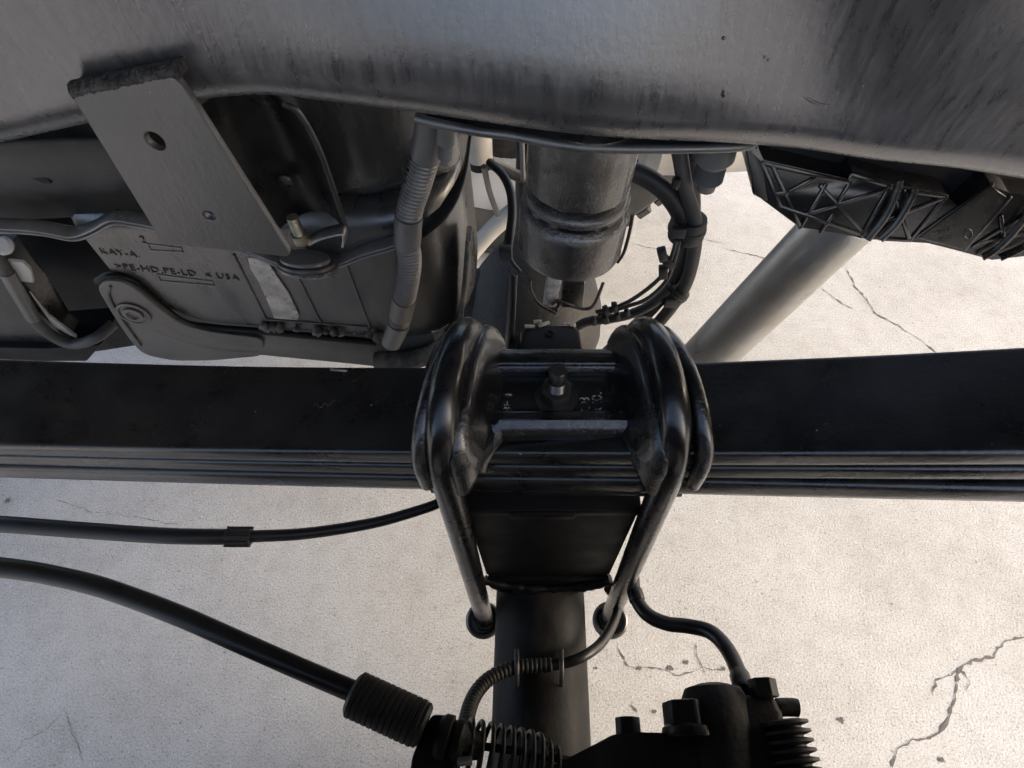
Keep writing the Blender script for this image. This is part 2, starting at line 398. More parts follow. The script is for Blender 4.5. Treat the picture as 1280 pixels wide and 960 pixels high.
crack([(1165, 870), (1172, 850), (1195, 838)], 0.003, 3)
crack([(905, 310), (945, 320), (980, 332), (1010, 345), (1040, 372), (1068, 386)], 0.0030, 4)
crack([(1056, 335), (1068, 358), (1082, 372), (1092, 390), (1120, 405), (1150, 425), (1175, 445)], 0.0045, 5)
crack([(860, 290), (880, 300), (905, 305)], 0.0028, 6)
crack([(770, 805), (785, 828), (800, 835), (822, 832), (846, 842), (880, 835), (905, 838)], 0.0032, 7)
crack([(870, 805), (876, 830), (885, 845)], 0.003, 8)
crack([(788, 880), (800, 892)], 0.006, 9)
crack([(0, 960), (30, 925), (65, 905), (80, 885), (95, 920), (105, 950)], 0.0014, 10)
crack([(70, 625), (110, 638), (160, 645), (230, 655)], 0.0012, 11)
crack([(790, 305), (830, 312), (870, 312)], 0.0025, 13)
for i, (px, py, s) in enumerate(((838, 835, 0.010), (858, 828, 0.010), (1052, 900, 0.011), (1178, 950, 0.010), (800, 835, 0.009), (818, 890, 0.008), (905, 836, 0.007), (745, 835, 0.006), (1220, 702, 0.004), (10, 625, 0.012), (1115, 755, 0.004))):
    s *= 0.6; c = P(px, py, z=0.0016); bm = bmesh.new(); rnd = random.Random(i)
    bm.faces.new([bm.verts.new(c + Vector((math.cos(a * 0.4) * s * rnd.uniform(0.3, 1.1), math.sin(a * 0.4) * s * rnd.uniform(0.3, 1.1), 0))) for a in range(15)])
    fin(bm, 'pit', M['crack'], ground)

# ================================================================== TRUCK BED ABOVE (shades the well)
bed = root('truck_bed', (0.0, 0.6, zr(0.30)), 'black steel bed floor and wheelhouse arch roofing the well above the frame rail', 'truck bed')
box('floor_panel', (0.1, 0.68, zr(0.335)), (4.0, 1.63, 0.05), M['liner'], bed, 0.004)
for k in range(7):
    box('floor_rib', (-1.4 + 0.5 * k, 0.62, zr(0.295)), (0.09, 1.5, 0.035), M['liner'], bed, 0.006)
bm = bmesh.new(); rings = []
for k in range(29):
    a = math.pi * k / 28; c, s_ = -math.cos(a), math.sin(a)
    rings.append([bm.verts.new((0.02 + r_ * c, y_, zr(-0.36) + r_ * s_)) for r_, y_ in ((0.60, -0.13), (0.60, 0.268), (0.605, 0.268), (0.605, -0.13))])
for A, B in zip(rings, rings[1:]):
    for k in range(4): bm.faces.new((A[k], A[(k + 1) % 4], B[(k + 1) % 4], B[k]))
bm.faces.new(rings[0]); bm.faces.new(list(reversed(rings[-1])))
fin(bm, 'wheelhouse_arch', M['liner'], bed, 60)

# ================================================================== FRAME RAIL
rail = root('frame_rail', (0.0, 0.32, zr(-0.20)), 'satin black boxed frame rail arching over the axle with a welded hanger plate', 'frame rail')
low = [(-260, 232), (-120, 205), (0, 180), (110, 156), (190, 138), (260, 127), (330, 123), (400, 130), (530, 146), (700, 169), (800, 177), (900, 181), (1000, 188), (1100, 202), (1200, 212), (1280, 224), (1420, 244), (1560, 268)]
def rail_y(px):   # front face bows out round the hanger and turns away past the bump stop
    return 0.284 + 0.006 * math.tanh((px - 930) / 90.0) - 0.004 * math.exp(-((px - 620) / 220.0) ** 2) - 0.004 / (1 + math.exp((px - 300) / 40.0))
path = spline([P(px, py + 20, y=rail_y(px)) for px, py in low], 8)     # the rounded corner lies above its apex
prof = []      # (dy, dz, bulge weight)
rb, H, W = 0.024, 0.19, 0.085
for k in range(9):
    a = math.pi / 2 * k / 8
    prof.append((rb - rb * math.sin(math.pi / 2 - a) , rb - rb * math.cos(math.pi / 2 - a)))
prof = []
for k in range(10):                      # lower front corner, from the bottom to the face
    a = math.pi / 2 * k / 9
    prof.append((rb - rb * math.sin(a), rb - rb * math.cos(a)))
for k in range(1, 12): prof.append((0.0, rb + (H - 2 * rb) * k / 12))
for k in range(8):
    a = math.pi / 2 * k / 7
    prof.append((rb - rb * math.cos(a), H - rb + rb * math.sin(a)))
prof += [(W - 0.01, H), (W, H - 0.01), (W, 0.01), (W - 0.01, 0.0)]
bm = bmesh.new(); rings = []
for p in path:
    ring = []
    for dy, dz in prof:
        u = dz / H
        dent = 0.0
        # the pressed hollow past the bump stop, and the soft lengthwise crown of the face
        if dy < 0.02:
            dent += 0.007 * math.exp(-((p.x - 0.135) / 0.045) ** 2) * max(0.0, math.sin(math.pi * min(1, max(0, (u - 0.12) / 0.7))))
            dent -= 0.006 * math.exp(-((p.x + 0.01) / 0.10) ** 2) * max(0.0, math.sin(math.pi * min(1, max(0, u))))
        lean = 0.38 - 0.58 / (1 + math.exp(-(p.x - 0.105) / 0.026)) - 0.55 / (1 + math.exp((p.x + 0.13) / 0.04))
        ring.append(bm.verts.new((p.x, p.y + dy + dent + lean * max(0.0, dz - 0.032), p.z + dz)))
    rings.append(ring)
n = len(prof)
for A, B in zip(rings, rings[1:]):
    for k in range(n): bm.faces.new((A[k], A[(k + 1) % n], B[(k + 1) % n], B[k]))
bm.faces.new(rings[0]); bm.faces.new(list(reversed(rings[-1])))
fin(bm, 'rail_body', M['frame'], rail, 60)
# pressed crescent crease on the face
# hanger plate welded to the rail
by = 0.262
def hp(px, py): q = P(px, py, y=by); return (q.x, q.z)
out = [hp(88, 118), hp(217, 90), hp(366, 322), hp(203, 304)]
out = rround([Vector(q) for q in out], [0.004, 0.009, 0.006, 0.003])
h1, h2 = hp(194, 177), hp(262, 270)
plate('hanger_plate', out, [circ(*h1, 0.0043, 0.0050), circ(*h2, 0.0031, 0.0031)], 0.005, (0, by + 0.0025, 0), (1, 0, 0), (0, 0, 1), M['bracket'], rail)
rw = random.Random(3)
tl, tr = P(87, 117, y=by), P(219, 90, y=by)
bm = bmesh.new(); rings = []
for i in range(41):
    u = i / 40; p = tl.lerp(tr, u); w_ = lambda a: a * (0.75 + 0.5 * rw.random())
    rings.append([bm.verts.new(p + Vector((rw.uniform(-.0004, .0004), a, b))) for a, b in ((0.0005, -w_(.0035)), (-w_(.0008), w_(.0006)), (0.002, w_(.0030)), (0.005, w_(.0030)), (0.008, w_(.0020)), (0.012, .0005), (0.034, -.006))])
for A, B in zip(rings, rings[1:]):
    for k in range(7): bm.faces.new((A[k], A[(k + 1) % 7], B[(k + 1) % 7], B[k]))
bm.faces.new(rings[0]); bm.faces.new(list(reversed(rings[-1])))
bmesh.ops.subdivide_edges(bm, edges=bm.edges[:], cuts=1, smooth=0.6)
fin(bm, 'weld_bead', M['weld'], rail, 80)
# bump stop mounting flange under the rail
fl = [(520, 149), (552, 157), (600, 166), (640, 171), (700, 182), (760, 187), (860, 187), (930, 184), (945, 176)]
def rail_py(px):
    for (a, b), (c, d) in zip(low, low[1:]):
        if a <= px <= c: return b + (d - b) * (px - a) / (c - a)
fpts = [P(px, py, z=P(px, rail_py(px) + 20, y=0.284).z - 0.0032) for px, py in fl]
poly = fpts + [Vector((fpts[-1].x, 0.36, fpts[-1].z)), Vector((fpts[0].x, 0.36, fpts[0].z))]
prism('mounting_flange', poly, (0, 0, 0.0030), M['tank_dark'], rail, 0.0008, 1)  # dark material puts the shadow below the rail into the flange colour
tube('flange_lip', [p + Vector((0, -.001, .0012)) for p in fpts], 0.0026, M['bracket'], rail, 10, 6)
tube('pressed_crease', [P(985, 88, y=.289), P(992, 105, y=.289), P(1005, 120, y=.289), P(1022, 129, y=.289), P(1040, 132, y=.289)], lambda u: .0012 * math.sin(math.pi * min(.97, max(.03, u))), M['frame'], rail, 8)
for px, py, s in ((447, 97, .0016), (630, 40, .0012), (655, 95, .001), (720, 60, .0011), (905, 48, .0013), (960, 75, .0012), (1078, 107, .0012), (1235, 42, .0011), (830, 80, .001)):
    q = P(px, py, y=0.284); s *= .6
    lathe('paint_blister', [(s, 0), (s * .8, s * .5), (s * .2, s * .8)], q, (0.2, -1, 0.2), M['frame'], rail, 10)

# ================================================================== FUEL TANK
tank = root('fuel_tank', (-0.30, 0.50, zr(-0.56)), 'grey black plastic fuel tank with moulded lettering and pinched seam behind the hanger plate', 'fuel tank')
TY = 0.42
# lower shell: loft of rounded rectangles along x, ends closed
def loft_x(name, secs, m, parent, seg=6, sharp=40):
    """secs: (x, y0, y1, z0, z1, r)"""
    bm = bmesh.new(); rings = []
    for x, y0, y1, z0, z1, r in secs:
        loop = rround([(y0, z0), (y0, z1), (y1, z1), (y1, z0)], r, seg)
        rings.append([bm.verts.new((x, a, b)) for a, b in loop])
    n = len(rings[0])
    for A, B in zip(rings, rings[1:]):
        for k in range(n): bm.faces.new((A[k], A[(k + 1) % n], B[(k + 1) % n], B[k]))
    bm.faces.new(list(reversed(rings[0]))); bm.faces.new(rings[-1])
    return fin(bm, name, m, parent, sharp)
xr = P(580, 300, y=TY + 0.03).x           # right end of the tank
zb, zs = zr(-0.530), zr(-0.345)
secs = []
x_l = P(95, 320, y=TY).x
secs.append((x_l - 0.035, TY + 0.09, 0.56, zb + 0.03, zs, 0.02))
secs.append((x_l - 0.012, TY + 0.05, 0.56, zb + 0.012, zs, 0.025))
secs.append((x_l + 0.012, TY + 0.01, 0.56, zb, zs, 0.03))
secs.append((x_l + 0.022, TY, 0.56, zb, zs, 0.03))
for k in range(5): secs.append((x_l + 0.05 + (xr - 0.065 - x_l - 0.05) * (k + 1) / 5, TY, 0.56, zb, zs, 0.03))
for k in range(1, 8):
    a = math.pi / 2 * k / 7
    secs.append((xr - 0.065 + 0.065 * math.sin(a), TY + 0.075 * (1 - math.cos(a)), 0.56, zb + 0.02 * (1 - math.cos(a)), zs, 0.03))
lower = loft_x('lower_shell', secs, M['tank'], tank)
# upper shell with the bulge right of the hanger bracket
secs = []
for x, y0, zt in ((-0.62, .455, -.19), (-0.40, .455, -.19), (-0.31, .46, -.19), (-0.27, .475, -.19), (-0.225, .475, -.185), (-0.205, .455, -.18), (-0.185, .436, -.18), (-0.165, .43, -.18), (-0.14, .432, -.175), (-0.12, .44, -.175), (-0.10, .448, -.175), (-0.085, .46, -.175)):
    secs.append((x, y0, 0.56, zs - 0.002, zr(zt), 0.03))
for k in range(1, 7):
    a = math.pi / 2 * k / 6
    secs.append((-0.085 + (xr + 0.004 + 0.085) * math.sin(a), .46 + 0.06 * (1 - math.cos(a)), 0.56, zs - 0.002, zr(-.175), 0.03))
loft_x('upper_shell', secs, M['tank'], tank)
# pinched seam, two lips
seam_px = [(-60, 283), (0, 280), (50, 283), (90, 290), (115, 283), (140, 270), (165, 272), (205, 280), (300, 305), (345, 322), (380, 330), (420, 325), (455, 312), (490, 302), (520, 292)]
sp1 = [P(px, py, y=TY - 0.006) for px, py in seam_px]
band('seam_lip', sp1, (0, 1, 0.1), 0.014, 0.0022, M['seam'], tank)
sp2 = [p + Vector((0, 0.001, -0.0042)) for p in sp1]
band('seam_lip', sp2, (0, 1, 0.1), 0.015, 0.0022, M['seam'], tank)
band('seam_ridge', [P(528, 288, y=TY + 0.004), P(545, 274, y=TY + .006), P(556, 263, y=TY + 0.008), P(572, 235, y=TY + .02), P(582, 205, y=TY + .03), P(588, 165, y=TY + .04)], (0, 1, 0.2), 0.02, 0.0022, M['tank_dark'], tank)
# dished boss behind the conduit
q = P(487, 270, y=0.434)
lathe('moulded_boss', [(0.014, 0), (0.014, 0.003), (0.011, 0.005), (0.010, 0.003), (0.002, 0.003)], q, (0, -1, 0.5), M['tank_dark'], tank)
# panel grooves as raised seams on the face
for a, b in (((292, 318), (332, 398)), ((372, 345), (402, 405)), ((433, 330), (462, 408))):
    p0, p1 = P(*a, y=TY - 0.0006), P(*b, y=TY - 0.0006)
    tube('moulded_line', [p0, p1], 0.0012, M['tank'], tank, 8, 4, False)
tube('moulded_line', [P(330, 399, y=TY - 0.0006), P(462, 409, y=TY - 0.0006)], 0.0012, M['tank'], tank, 8, 4, False)
for (ax, ay, bx_, by_) in ((184, 312, 227, 315), (196, 350, 266, 357)):
    loop = [P(ax, ay - 7, y=TY - .0004), P(bx_, by_ - 5, y=TY - .0004), P(bx_ + 2, by_, y=TY - .0004), P(ax + 5, ay + 1, y=TY - .0004), P(ax, ay - 7, y=TY - .0004)]
    tube('moulded_frame', loop, 0.0008, M['seam'], tank, 6, 4, False)
# lettering moulded into the face
def face_text(s, px, py, px2, py2, size):
    o = P(px, py, y=TY - 0.0005); u = P(px2, py2, y=TY - 0.0005) - o
    return text('moulded_lettering', s, size, o, u, (0, 0, 1), M['emboss'], tank, 0.0006, 1.08)
face_text('>PE-HD,PE-LD  < USA', 145, 336, 293, 350, 0.0112)
face_text('KAY-A.', 126, 317, 165, 321, 0.0105)
face_text('2', 176, 303, 186, 304, 0.011)
# aged label
lb = [(310, 323), (333, 324), (345, 345), (360, 366), (374, 395), (371, 400), (343, 398), (334, 376), (322, 350), (313, 336)]
lbp = [P(px, py, y=TY - 0.0025) for px, py in lb]
prism('paper_label', lbp, (0, 0.0015, 0), M['label'], tank)
# strap under the tank
band('strap', [P(200, 395, y=TY - .004), P(260, 416, y=TY - .004), P(330, 424, y=TY - .004), P(420, 433, y=TY - .004), P(500, 440, y=TY - .002), P(545, 430, y=TY + .006)], (0, 0.35, 1), 0.042, 0.004, M['strap'], tank)
bo = [(118, 350), (135, 343), (160, 347), (192, 375), (228, 401), (262, 410), (262, 452), (215, 448), (176, 438), (150, 405)]
bop = [P(px, py + 5, y=TY - 0.010) for px, py in bo]
so = []
for px, py in ((120, 356), (136, 348), (158, 351), (180, 366), (200, 384), (228, 404), (262, 413), (330, 421), (330, 443), (262, 449), (215, 449), (178, 441), (160, 420), (140, 390)):
    q_ = P(px, py + 2, y=TY - .009); so.append((q_.x, q_.z))
plate('strap_end', rround(so, .012, 4), [], .006, (0, TY - .0065, 0), (1, 0, 0), (0, 0, 1), M['strap'], tank, .0015)
q = P(167, 392, y=TY - 0.010)
lathe('plug', [(0.016, 0), (0.016, 0.0015), (0.0135, 0.002), (0.0125, 0.0005), (0.0095, 0.0005), (0.0095, 0.003), (0.006, 0.0035), (0.0045, 0.001), (0.001, 0.001)], q, (0, -1, 0), M['strap'], tank, 32)
tube('strap_gap_shade', [P(122, 352, y=TY - .002), P(138, 345, y=TY - .002), P(162, 349, y=TY - .002), P(186, 368, y=TY - .002), P(206, 386, y=TY - .002), P(232, 402, y=TY - .002), P(270, 409, y=TY - .002), P(340, 415, y=TY - .002), P(470, 428, y=TY - .002)], .0042, M['pad'], tank, 10)  # black strip painting in the shade of the gap between strap and tank
tube('strap_groove', [P(138, 358, y=TY - .0105), P(137, 372, y=TY - .0105), P(150, 395, y=TY - .0105), P(176, 432, y=TY - .0105)], 0.0012, M['grime'], tank, 8)
band('strap_riser', [P(548, 432, y=TY + .004), P(572, 405, y=TY + .010), P(579, 370, y=TY + .018), P(583, 330, y=TY + .028), P(586, 292, y=TY + .035)], (0, 1, 0), 0.03, 0.005, M['grime'], tank)
tube('strap_foot', [P(470, 452, y=TY - .012), P(510, 450, y=TY - .012), P(545, 440, y=TY - .008), P(566, 420, y=TY)], 0.011, M['grime'], tank, 14)
rnd = random.Random(5)
for k in range(16):
    px = 325 + rnd.random() * 150; sz_ = .0025 + .004 * rnd.random()
    bm = bmesh.new(); bmesh.ops.create_icosphere(bm, subdivisions=2, radius=sz_)
    for v in bm.verts: v.co *= 0.65 + 0.6 * rnd.random()
    bmesh.ops.translate(bm, verts=bm.verts, vec=P(px, 409 + (px - 340) * .09 + rnd.uniform(-2, 3), y=TY - .005))
    fin(bm, 'trapped_debris', (M['grime'], M['stain'], M['grime'], M['crack'])[k % 4], tank, 80)

# crossmember above the tank, seen past the hanger plate
cm = root('inner_crossmember', (-0.4, 0.44, zr(-0.30)), 'dark pressed steel channel with a slot, lying above the tank seam', 'crossmember')
secs = []
band('channel_web', [P(-90, 235, y=.415), P(0, 232, y=.415), P(60, 228, y=.415), P(120, 224, y=.415), P(200, 222, y=.415)], (0, -0.35, 1), 0.098, 0.004, M['tank_dark'], cm)
tube('channel_lip', [P(-90, 186, y=.41), P(0, 188, y=.41), P(45, 184, y=.41), P(95, 196, y=.41), P(130, 190, y=.41), P(190, 192, y=.41)], 0.0045, M['tank_dark'], cm)
q = P(35, 216, y=.410)
prism('slot', [q + Vector((-0.012, 0, 0.010)), q + Vector((-0.008, 0, 0.010)), q + Vector((0.012, 0, -0.006)), q + Vector((0.012, 0, -0.010)), q + Vector((0.006, 0, -0.010)), q + Vector((-0.009, 0, 0.001))], (0, 0.003, 0), M['pad'], cm)

# stamped tank hanger right of the plate
hg = root('tank_hanger', (-0.20, 0.40, zr(-0.34)), 'dark dished tank hanger bracket holding a yellowed stud and clip', 'hanger bracket')
bm = bmesh.new(); rows = []
L_ = [(250, 132), (262, 170), (285, 215), (312, 262), (335, 300)]
Rr = [(352, 128), (372, 140), (395, 180), (412, 225), (432, 285)]
ns = 12
Ls, Rs = spline([P(*p, y=.400) for p in L_], 6), spline([P(*p, y=.393) for p in Rr], 6)
for a, b in zip(Ls, Rs):
    row = []
    for k in range(ns + 1):
        u = k / ns; p = a.lerp(b, u); p.y += 0.030 * math.sin(math.pi * min(1, u * 1.05)) ** 0.8
        row.append(bm.verts.new(p))
    rows.append(row)
for A, B in zip(rows, rows[1:]):
    for k in range(ns): bm.faces.new((A[k], A[k + 1], B[k + 1], B[k]))
bmesh.ops.solidify(bm, geom=bm.faces[:], thickness=0.003)
fin(bm, 'dished_web', M['tank_dark'], hg, 60)
tube('rolled_edge', [p + Vector((0.001, -0.001, 0)) for p in Rs], 0.0022, M['tank_dark'], hg, 10, 3)
q = P(358, 226, y=.419); lathe('hole_rim', [(0.0062, 0), (0.0062, 0.002), (0.0048, 0.003), (0.0045, 0.0005), (0.001, 0.0005)], q, (0, -1, 0), M['tank_dark'], hg, 24)
base = P(380, 322, y=.392)
for k, (r_, h_) in enumerate(((0.026, 0.0), (0.0245, 0.005), (0.021, 0.010))):
    lathe('flange_washer', [(r_ - .001, 0), (r_, 0.001), (r_, 0.003), (r_ - .001, 0.004)], base + Vector((0, 0, -0.014 + h_)), (0.12, 0.42, 0.9), (M['seam'], M['bracket'], M['seam'])[k], hg, 40)
s0 = P(377, 300, y=.388)
hexa('stud_nut', s0 + Vector((0, 0, -0.002)), (0, 0, 1), 0.013, 0.009, M['zinc'], hg)
bm = bm_lathe(bmesh.new(), [(0.0042 + 0.0006 * (k % 2), 0.006 + k * 0.0008) for k in range(24)], s0, (0, 0, 1), 16)
fin(bm, 'threaded_stud', M['zinc'], hg, 50)
band('clip', [P(388, 300, y=.386), P(402, 293, y=.386), P(427, 287, y=.386), P(431, 292, y=.386), P(430, 303, y=.386)], (0, 1, 0), 0.014, 0.0025, M['steel'], hg, 4)

# hose, tab and dark splash panel left of the tank
sp = root('splash_panel', (-0.55, 0.44, zr(-0.6)), 'dark grey splash panel at the front end of the fuel tank', 'splash panel')
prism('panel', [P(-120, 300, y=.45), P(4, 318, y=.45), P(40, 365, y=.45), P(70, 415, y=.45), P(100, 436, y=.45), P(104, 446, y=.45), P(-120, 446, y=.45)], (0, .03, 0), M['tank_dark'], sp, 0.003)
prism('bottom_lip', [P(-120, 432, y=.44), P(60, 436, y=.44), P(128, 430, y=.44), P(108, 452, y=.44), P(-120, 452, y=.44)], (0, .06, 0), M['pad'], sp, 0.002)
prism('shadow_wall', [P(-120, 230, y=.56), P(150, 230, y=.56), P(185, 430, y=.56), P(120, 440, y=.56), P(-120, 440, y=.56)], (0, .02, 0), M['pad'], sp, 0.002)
vh = root('vent_hose', (-0.5, 0.43, zr(-0.58)), 'grey vent hose curving round the splash panel below the tank seam', 'hose')
hpts = [P(-6, 318, y=.44), P(8, 340, y=.44), P(24, 368, y=.44), P(42, 398, y=.44), P(66, 420, y=.44), P(92, 430, y=.44), P(120, 422, y=.44), P(142, 405, y=.46)]
tube('hose', hpts, 0.0062, M['rubber_grey'], vh)
tube('hose_sleeve', hpts[1:4], 0.0070, M['bracket'], vh)
ft = root('pale_tab', (-0.48, 0.44, zr(-0.44)), 'small pale plastic tab clipped beside the vent hose', 'tab')
prism('tab', [P(8, 326, y=.445), P(28, 328, y=.445), P(38, 338, y=.445), P(42, 354, y=.445), P(24, 352, y=.445)], (0, .004, 0), M['pale'], ft, 0.001)
lathe('tab_boss', [(0.008, 0), (0.009, 0.003), (0.007, 0.006)], P(8, 308, y=.43), (0, -0.6, 0.8), M['pale'], ft, 24)
prism('tab_blade', [P(36, 365, y=.447), P(60, 395, y=.447), P(95, 420, y=.447), P(96, 424, y=.447), P(66, 408, y=.447)], (0, .003, 0), M['pale'], ft, 0.0008)

# taped conduit in front of the tank
cd = root('wiring_conduit', (-0.1, 0.40, zr(-0.52)), 'grey taped corrugated wiring conduit hanging in front of the fuel tank', 'conduit')
cpx = [(541, 140, .375), (538, 165, .378), (532, 195, .381), (522, 230, .384), (512, 262, .386), (508, 295, .388), (512, 325, .390), (509, 355, .392), (503, 385, .394), (497, 410, .396), (489, 428, .398)]
cp = [P(a, b, y=c) for a, b, c in cpx]
corrugated('corrugated_tube', cp[1:10], 0.0108, M['loom'], cd, 0.0040, 0.2, 20)
tube('tape_wrap', [cp[0], cp[1], cp[2]], 0.0112, M['tape'], cd, 18, 10)
rnd = random.Random(11)
for i0, i1 in ((4.2, 5.3), (7.6, 8.4)):
    k0 = int(i0); a = cp[k0].lerp(cp[k0 + 1], i0 - k0); k1 = int(i1); b = cp[k1].lerp(cp[k1 + 1], i1 - k1)
    tube('tape_wrap', [a, a.lerp(b, .5), b], 0.0112, M['tape'], cd, 18, 6)
tube('tape_wrap', [cp[9].lerp(cp[8], .3), cp[9], cp[10]], lambda u: 0.0114 - 0.001 * u, M['tape'], cd, 18, 8)
for k in range(5):
    q = cp[2].lerp(cp[3], k / 5.0) + Vector((-0.010, -0.003, 0)); box('stitch', q, (0.002, 0.002, 0.0026), M['pad'], cd, 0.0003)
# push-in clip beside the conduit
pc = root('fir_tree_clip', (-0.08, 0.36, zr(-0.25)), 'grey ribbed push clip hanging under the rail beside the conduit', 'clip')
q = P(558, 160, y=.36); ax = (P(556, 205, y=.362) - q)
Lq = ax.length
lathe('clip_head', [(0.0055, -0.004), (0.0062, 0.0), (0.0062, Lq * .38), (0.005, Lq * .42)], q, ax, M['grey_plastic'], pc, 20)
lathe('ribbed_stem', [((0.0050 if k % 2 else 0.0038), Lq * (.42 + .03 * k)) for k in range(14)] + [(0.003, Lq * .86), (0.003, Lq), (0.002, Lq * 1.02)], q, ax, M['grey_plastic'], pc, 18)

# ================================================================== BUMP STOP
bs = root('bump_stop', (0.028, 0.32, zr(-0.30)), 'scuffed black cylindrical bump stop with an oily groove under the frame rail', 'bump stop')
c0 = Vector((0.0305, 0.324, zr(-0.1925))); axd = Vector((-0.055, -0.005, -1)).normalized()
BK = 1.06
prof = [(0.0325, -0.0004), (0.0335, 0.0), (0.0335, 0.042), (0.0330, 0.0445), (0.0295, 0.046), (0.0292, 0.0485), (0.0325, 0.0495), (0.0345, 0.051), (0.0350, 0.053), (0.0340, 0.056), (0.0318, 0.058), (0.0318, 0.0605), (0.0345, 0.062), (0.0362, 0.064), (0.0366, 0.068), (0.0366, 0.093), (0.0358, 0.096), (0.0330, 0.0965), (0.0320, 0.085), (0.002, 0.085)]
prof = [(r_, h_ * BK) for r_, h_ in prof]
lathe('cup', prof, c0, axd, M['bumpstop'], bs, 64, sharp=45)
lathe('groove_ring', [(0.0300, 0.0460 * BK), (0.0304, 0.047 * BK), (0.0300, 0.0485 * BK)], c0, axd, M['oily'], bs, 64)
lathe('groove_ring', [(0.0320, 0.0575 * BK), (0.0326, 0.0592 * BK), (0.0320, 0.0612 * BK)], c0, axd, M['oily'], bs, 64)
q = P(678, 217, y=0.2915)
text('embossed_mark', 'W10', 0.0045, q, (1, 0.05, 0), (0, 0, 1), M['bumpstop'], bs, 0.0005)
tube('tab_strip', [P(791, 268, y=.318), P(787, 290, y=.317), P(780, 315, y=.316), P(772, 328, y=.316)], 0.0013, M['boltblk'], bs, 8)
# rod and hardware below it
bh = root('chipped_pin', (0.03, 0.37, zr(-0.44)), 'chipped metal stem and nut between the bump stop and the axle pad', 'stem')
box('chipped_stem', P(690, 362, y=.37), (0.012, 0.012, 0.040), M['chip'], bh, 0.002, Matrix.Rotation(R(6), 3, 'Y'))
box('dark_fork', P(716, 366, y=.375), (0.020, 0.010, 0.030), M['boltblk'], bh, 0.002)
hexa('nut', P(692, 384, y=.37), (0, -0.3, 1), 0.012, 0.008, M['boltblk'], bh)
tube('hook', [P(690, 380, y=.362), P(700, 376, y=.362), P(720, 384, y=.362), P(735, 386, y=.362), P(744, 378, y=.362), P(754, 354, y=.362)], 0.0016, M['boltblk'], bh, 8)

# ================================================================== AXLE
AX, AZ, AR = 0.006, zr(-0.637), 0.0455
ax_ = root('rear_axle', (AX, 0.3, AZ - AR), 'matte black solid rear axle tube with differential housing and bump pad', 'axle')
lathe('axle_tube', [(AR, -0.16), (AR, 0.30), (AR * 1.0, 0.34), (AR * 0.9, 0.38)], (AX, 0.1, AZ), (0, 1, 0), M['axle'], ax_, 48)
lathe('differential_housing', [(0.040, 0.44), (0.058, 0.50), (0.082, 0.53), (0.097, 0.57), (0.102, 0.62), (0.096, 0.67), (0.078, 0.71), (0.055, 0.74), (0.036, 0.78), (0.036, 1.25)], (AX - 0.005, 0, AZ - 0.06), (0, 1, 0), M['diff'], ax_, 48)
lathe('pinion_nose', [(0.075, 0), (0.06, 0.05), (0.045, 0.12), (0.04, 0.18)], (AX - 0.06, 0.63, AZ - 0.07), (-1, 0, 0), M['diff'], ax_, 32)
# bump pad tower behind the spring
zp = zr(-0.45)
pt = [P(655, 411, z=zp), P(663, 405, z=zp), P(715, 405, z=zp), P(724, 410, z=zp), P(735, 470, z=zp), P(638, 470, z=zp)]
prism('bump_pad', pt, (0, 0, -0.15), M['pad'], ax_, 0.004, 3)
lathe('pad_hole_rim', [(0.0045, 0), (0.0045, 0.001), (0.0032, 0.0012), (0.003, 0.0004), (0.0005, 0.0004)], P(687, 417, z=zp), (0, 0, 1), M['axle'], ax_, 20)
for (px, py, w) in ((662, 408, .010), (672, 402, .008), (680, 405, .012), (708, 404, .008), (716, 406, .006)):
    q = P(px, py, z=zp + 0.0005); box('paint_chip', q, (w, 0.0035, 0.002), M['chip'], ax_, 0.0005, Matrix.Rotation(rnd.uniform(-.5, .5), 3, 'Z'))
prism('pad_gusset', [P(652, 412, z=zp - .005), P(640, 470, z=zp - .005), P(628, 470, z=zp - .01), P(636, 425, z=zp - .01)], (0, 0, -0.10), M['axle'], ax_, 0.002)

# link bar seen between tank and bump pad
lk = root('brace_bar', (-0.06, 0.6, zr(-0.75)), 'flat dark grey brace bar slanting below the differential', 'brace')
prism('bar', [P(578, 372, y=.62), P(604, 378, y=.62), P(640, 396, y=.62), P(640, 424, y=.62), P(610, 404, y=.62), P(578, 384, y=.62)], (0, .02, 0), M['bracket'], lk, 0.003)
hexa('bar_bolt', P(632, 422, y=.615), (0, -1, 0), 0.014, 0.012, M['boltblk'], lk)

# ================================================================== LIFT BLOCK
blk = root('lift_block', (0.012, 0.21, zr(-0.60)), 'black tapered steel lift block between the leaf spring and the axle tube', 'lift block')
def q8(xa, xb, ya, yb, z): return [Vector((xa, ya, z)), Vector((xb, ya, z)), Vector((xb, yb, z)), Vector((xa, yb, z))]
bm = bmesh.new()
top, bot = q8(-0.0505, 0.0765, .171, .249, zr(-.409)), q8(-0.0455, 0.0715, .174, .246, zr(-.578))
A = [bm.verts.new(p) for p in top]; B = [bm.verts.new(p) for p in bot]
bm.faces.new(A); bm.faces.new(list(reversed(B)))
for k in range(4): bm.faces.new((A[k], B[k], B[(k + 1) % 4], A[(k + 1) % 4]))
bmesh.ops.bevel(bm, geom=bm.edges[:], offset=0.003, segments=2, affect='EDGES')
fin(bm, 'block_body', M['pad'], blk)
box('block_cap', (0.012, .209, zr(-.4035)), (0.128, .084, .0095), M['pad'], blk, 0.002)
box('cap_lip', (0.006, .1665, zr(-.404)), (0.046, .004, .010), M['pad'], blk, 0.0018)
wp = [Vector((-0.047, .171, zr(-.574))), Vector((-0.03, .169, zr(-.582))), Vector((0.0, .168, zr(-.590))), Vector((0.03, .168, zr(-.589))), Vector((0.055, .169, zr(-.582))), Vector((0.0725, .171, zr(-.574)))]
wpath, _ = resample(spline(wp, 8), .004)
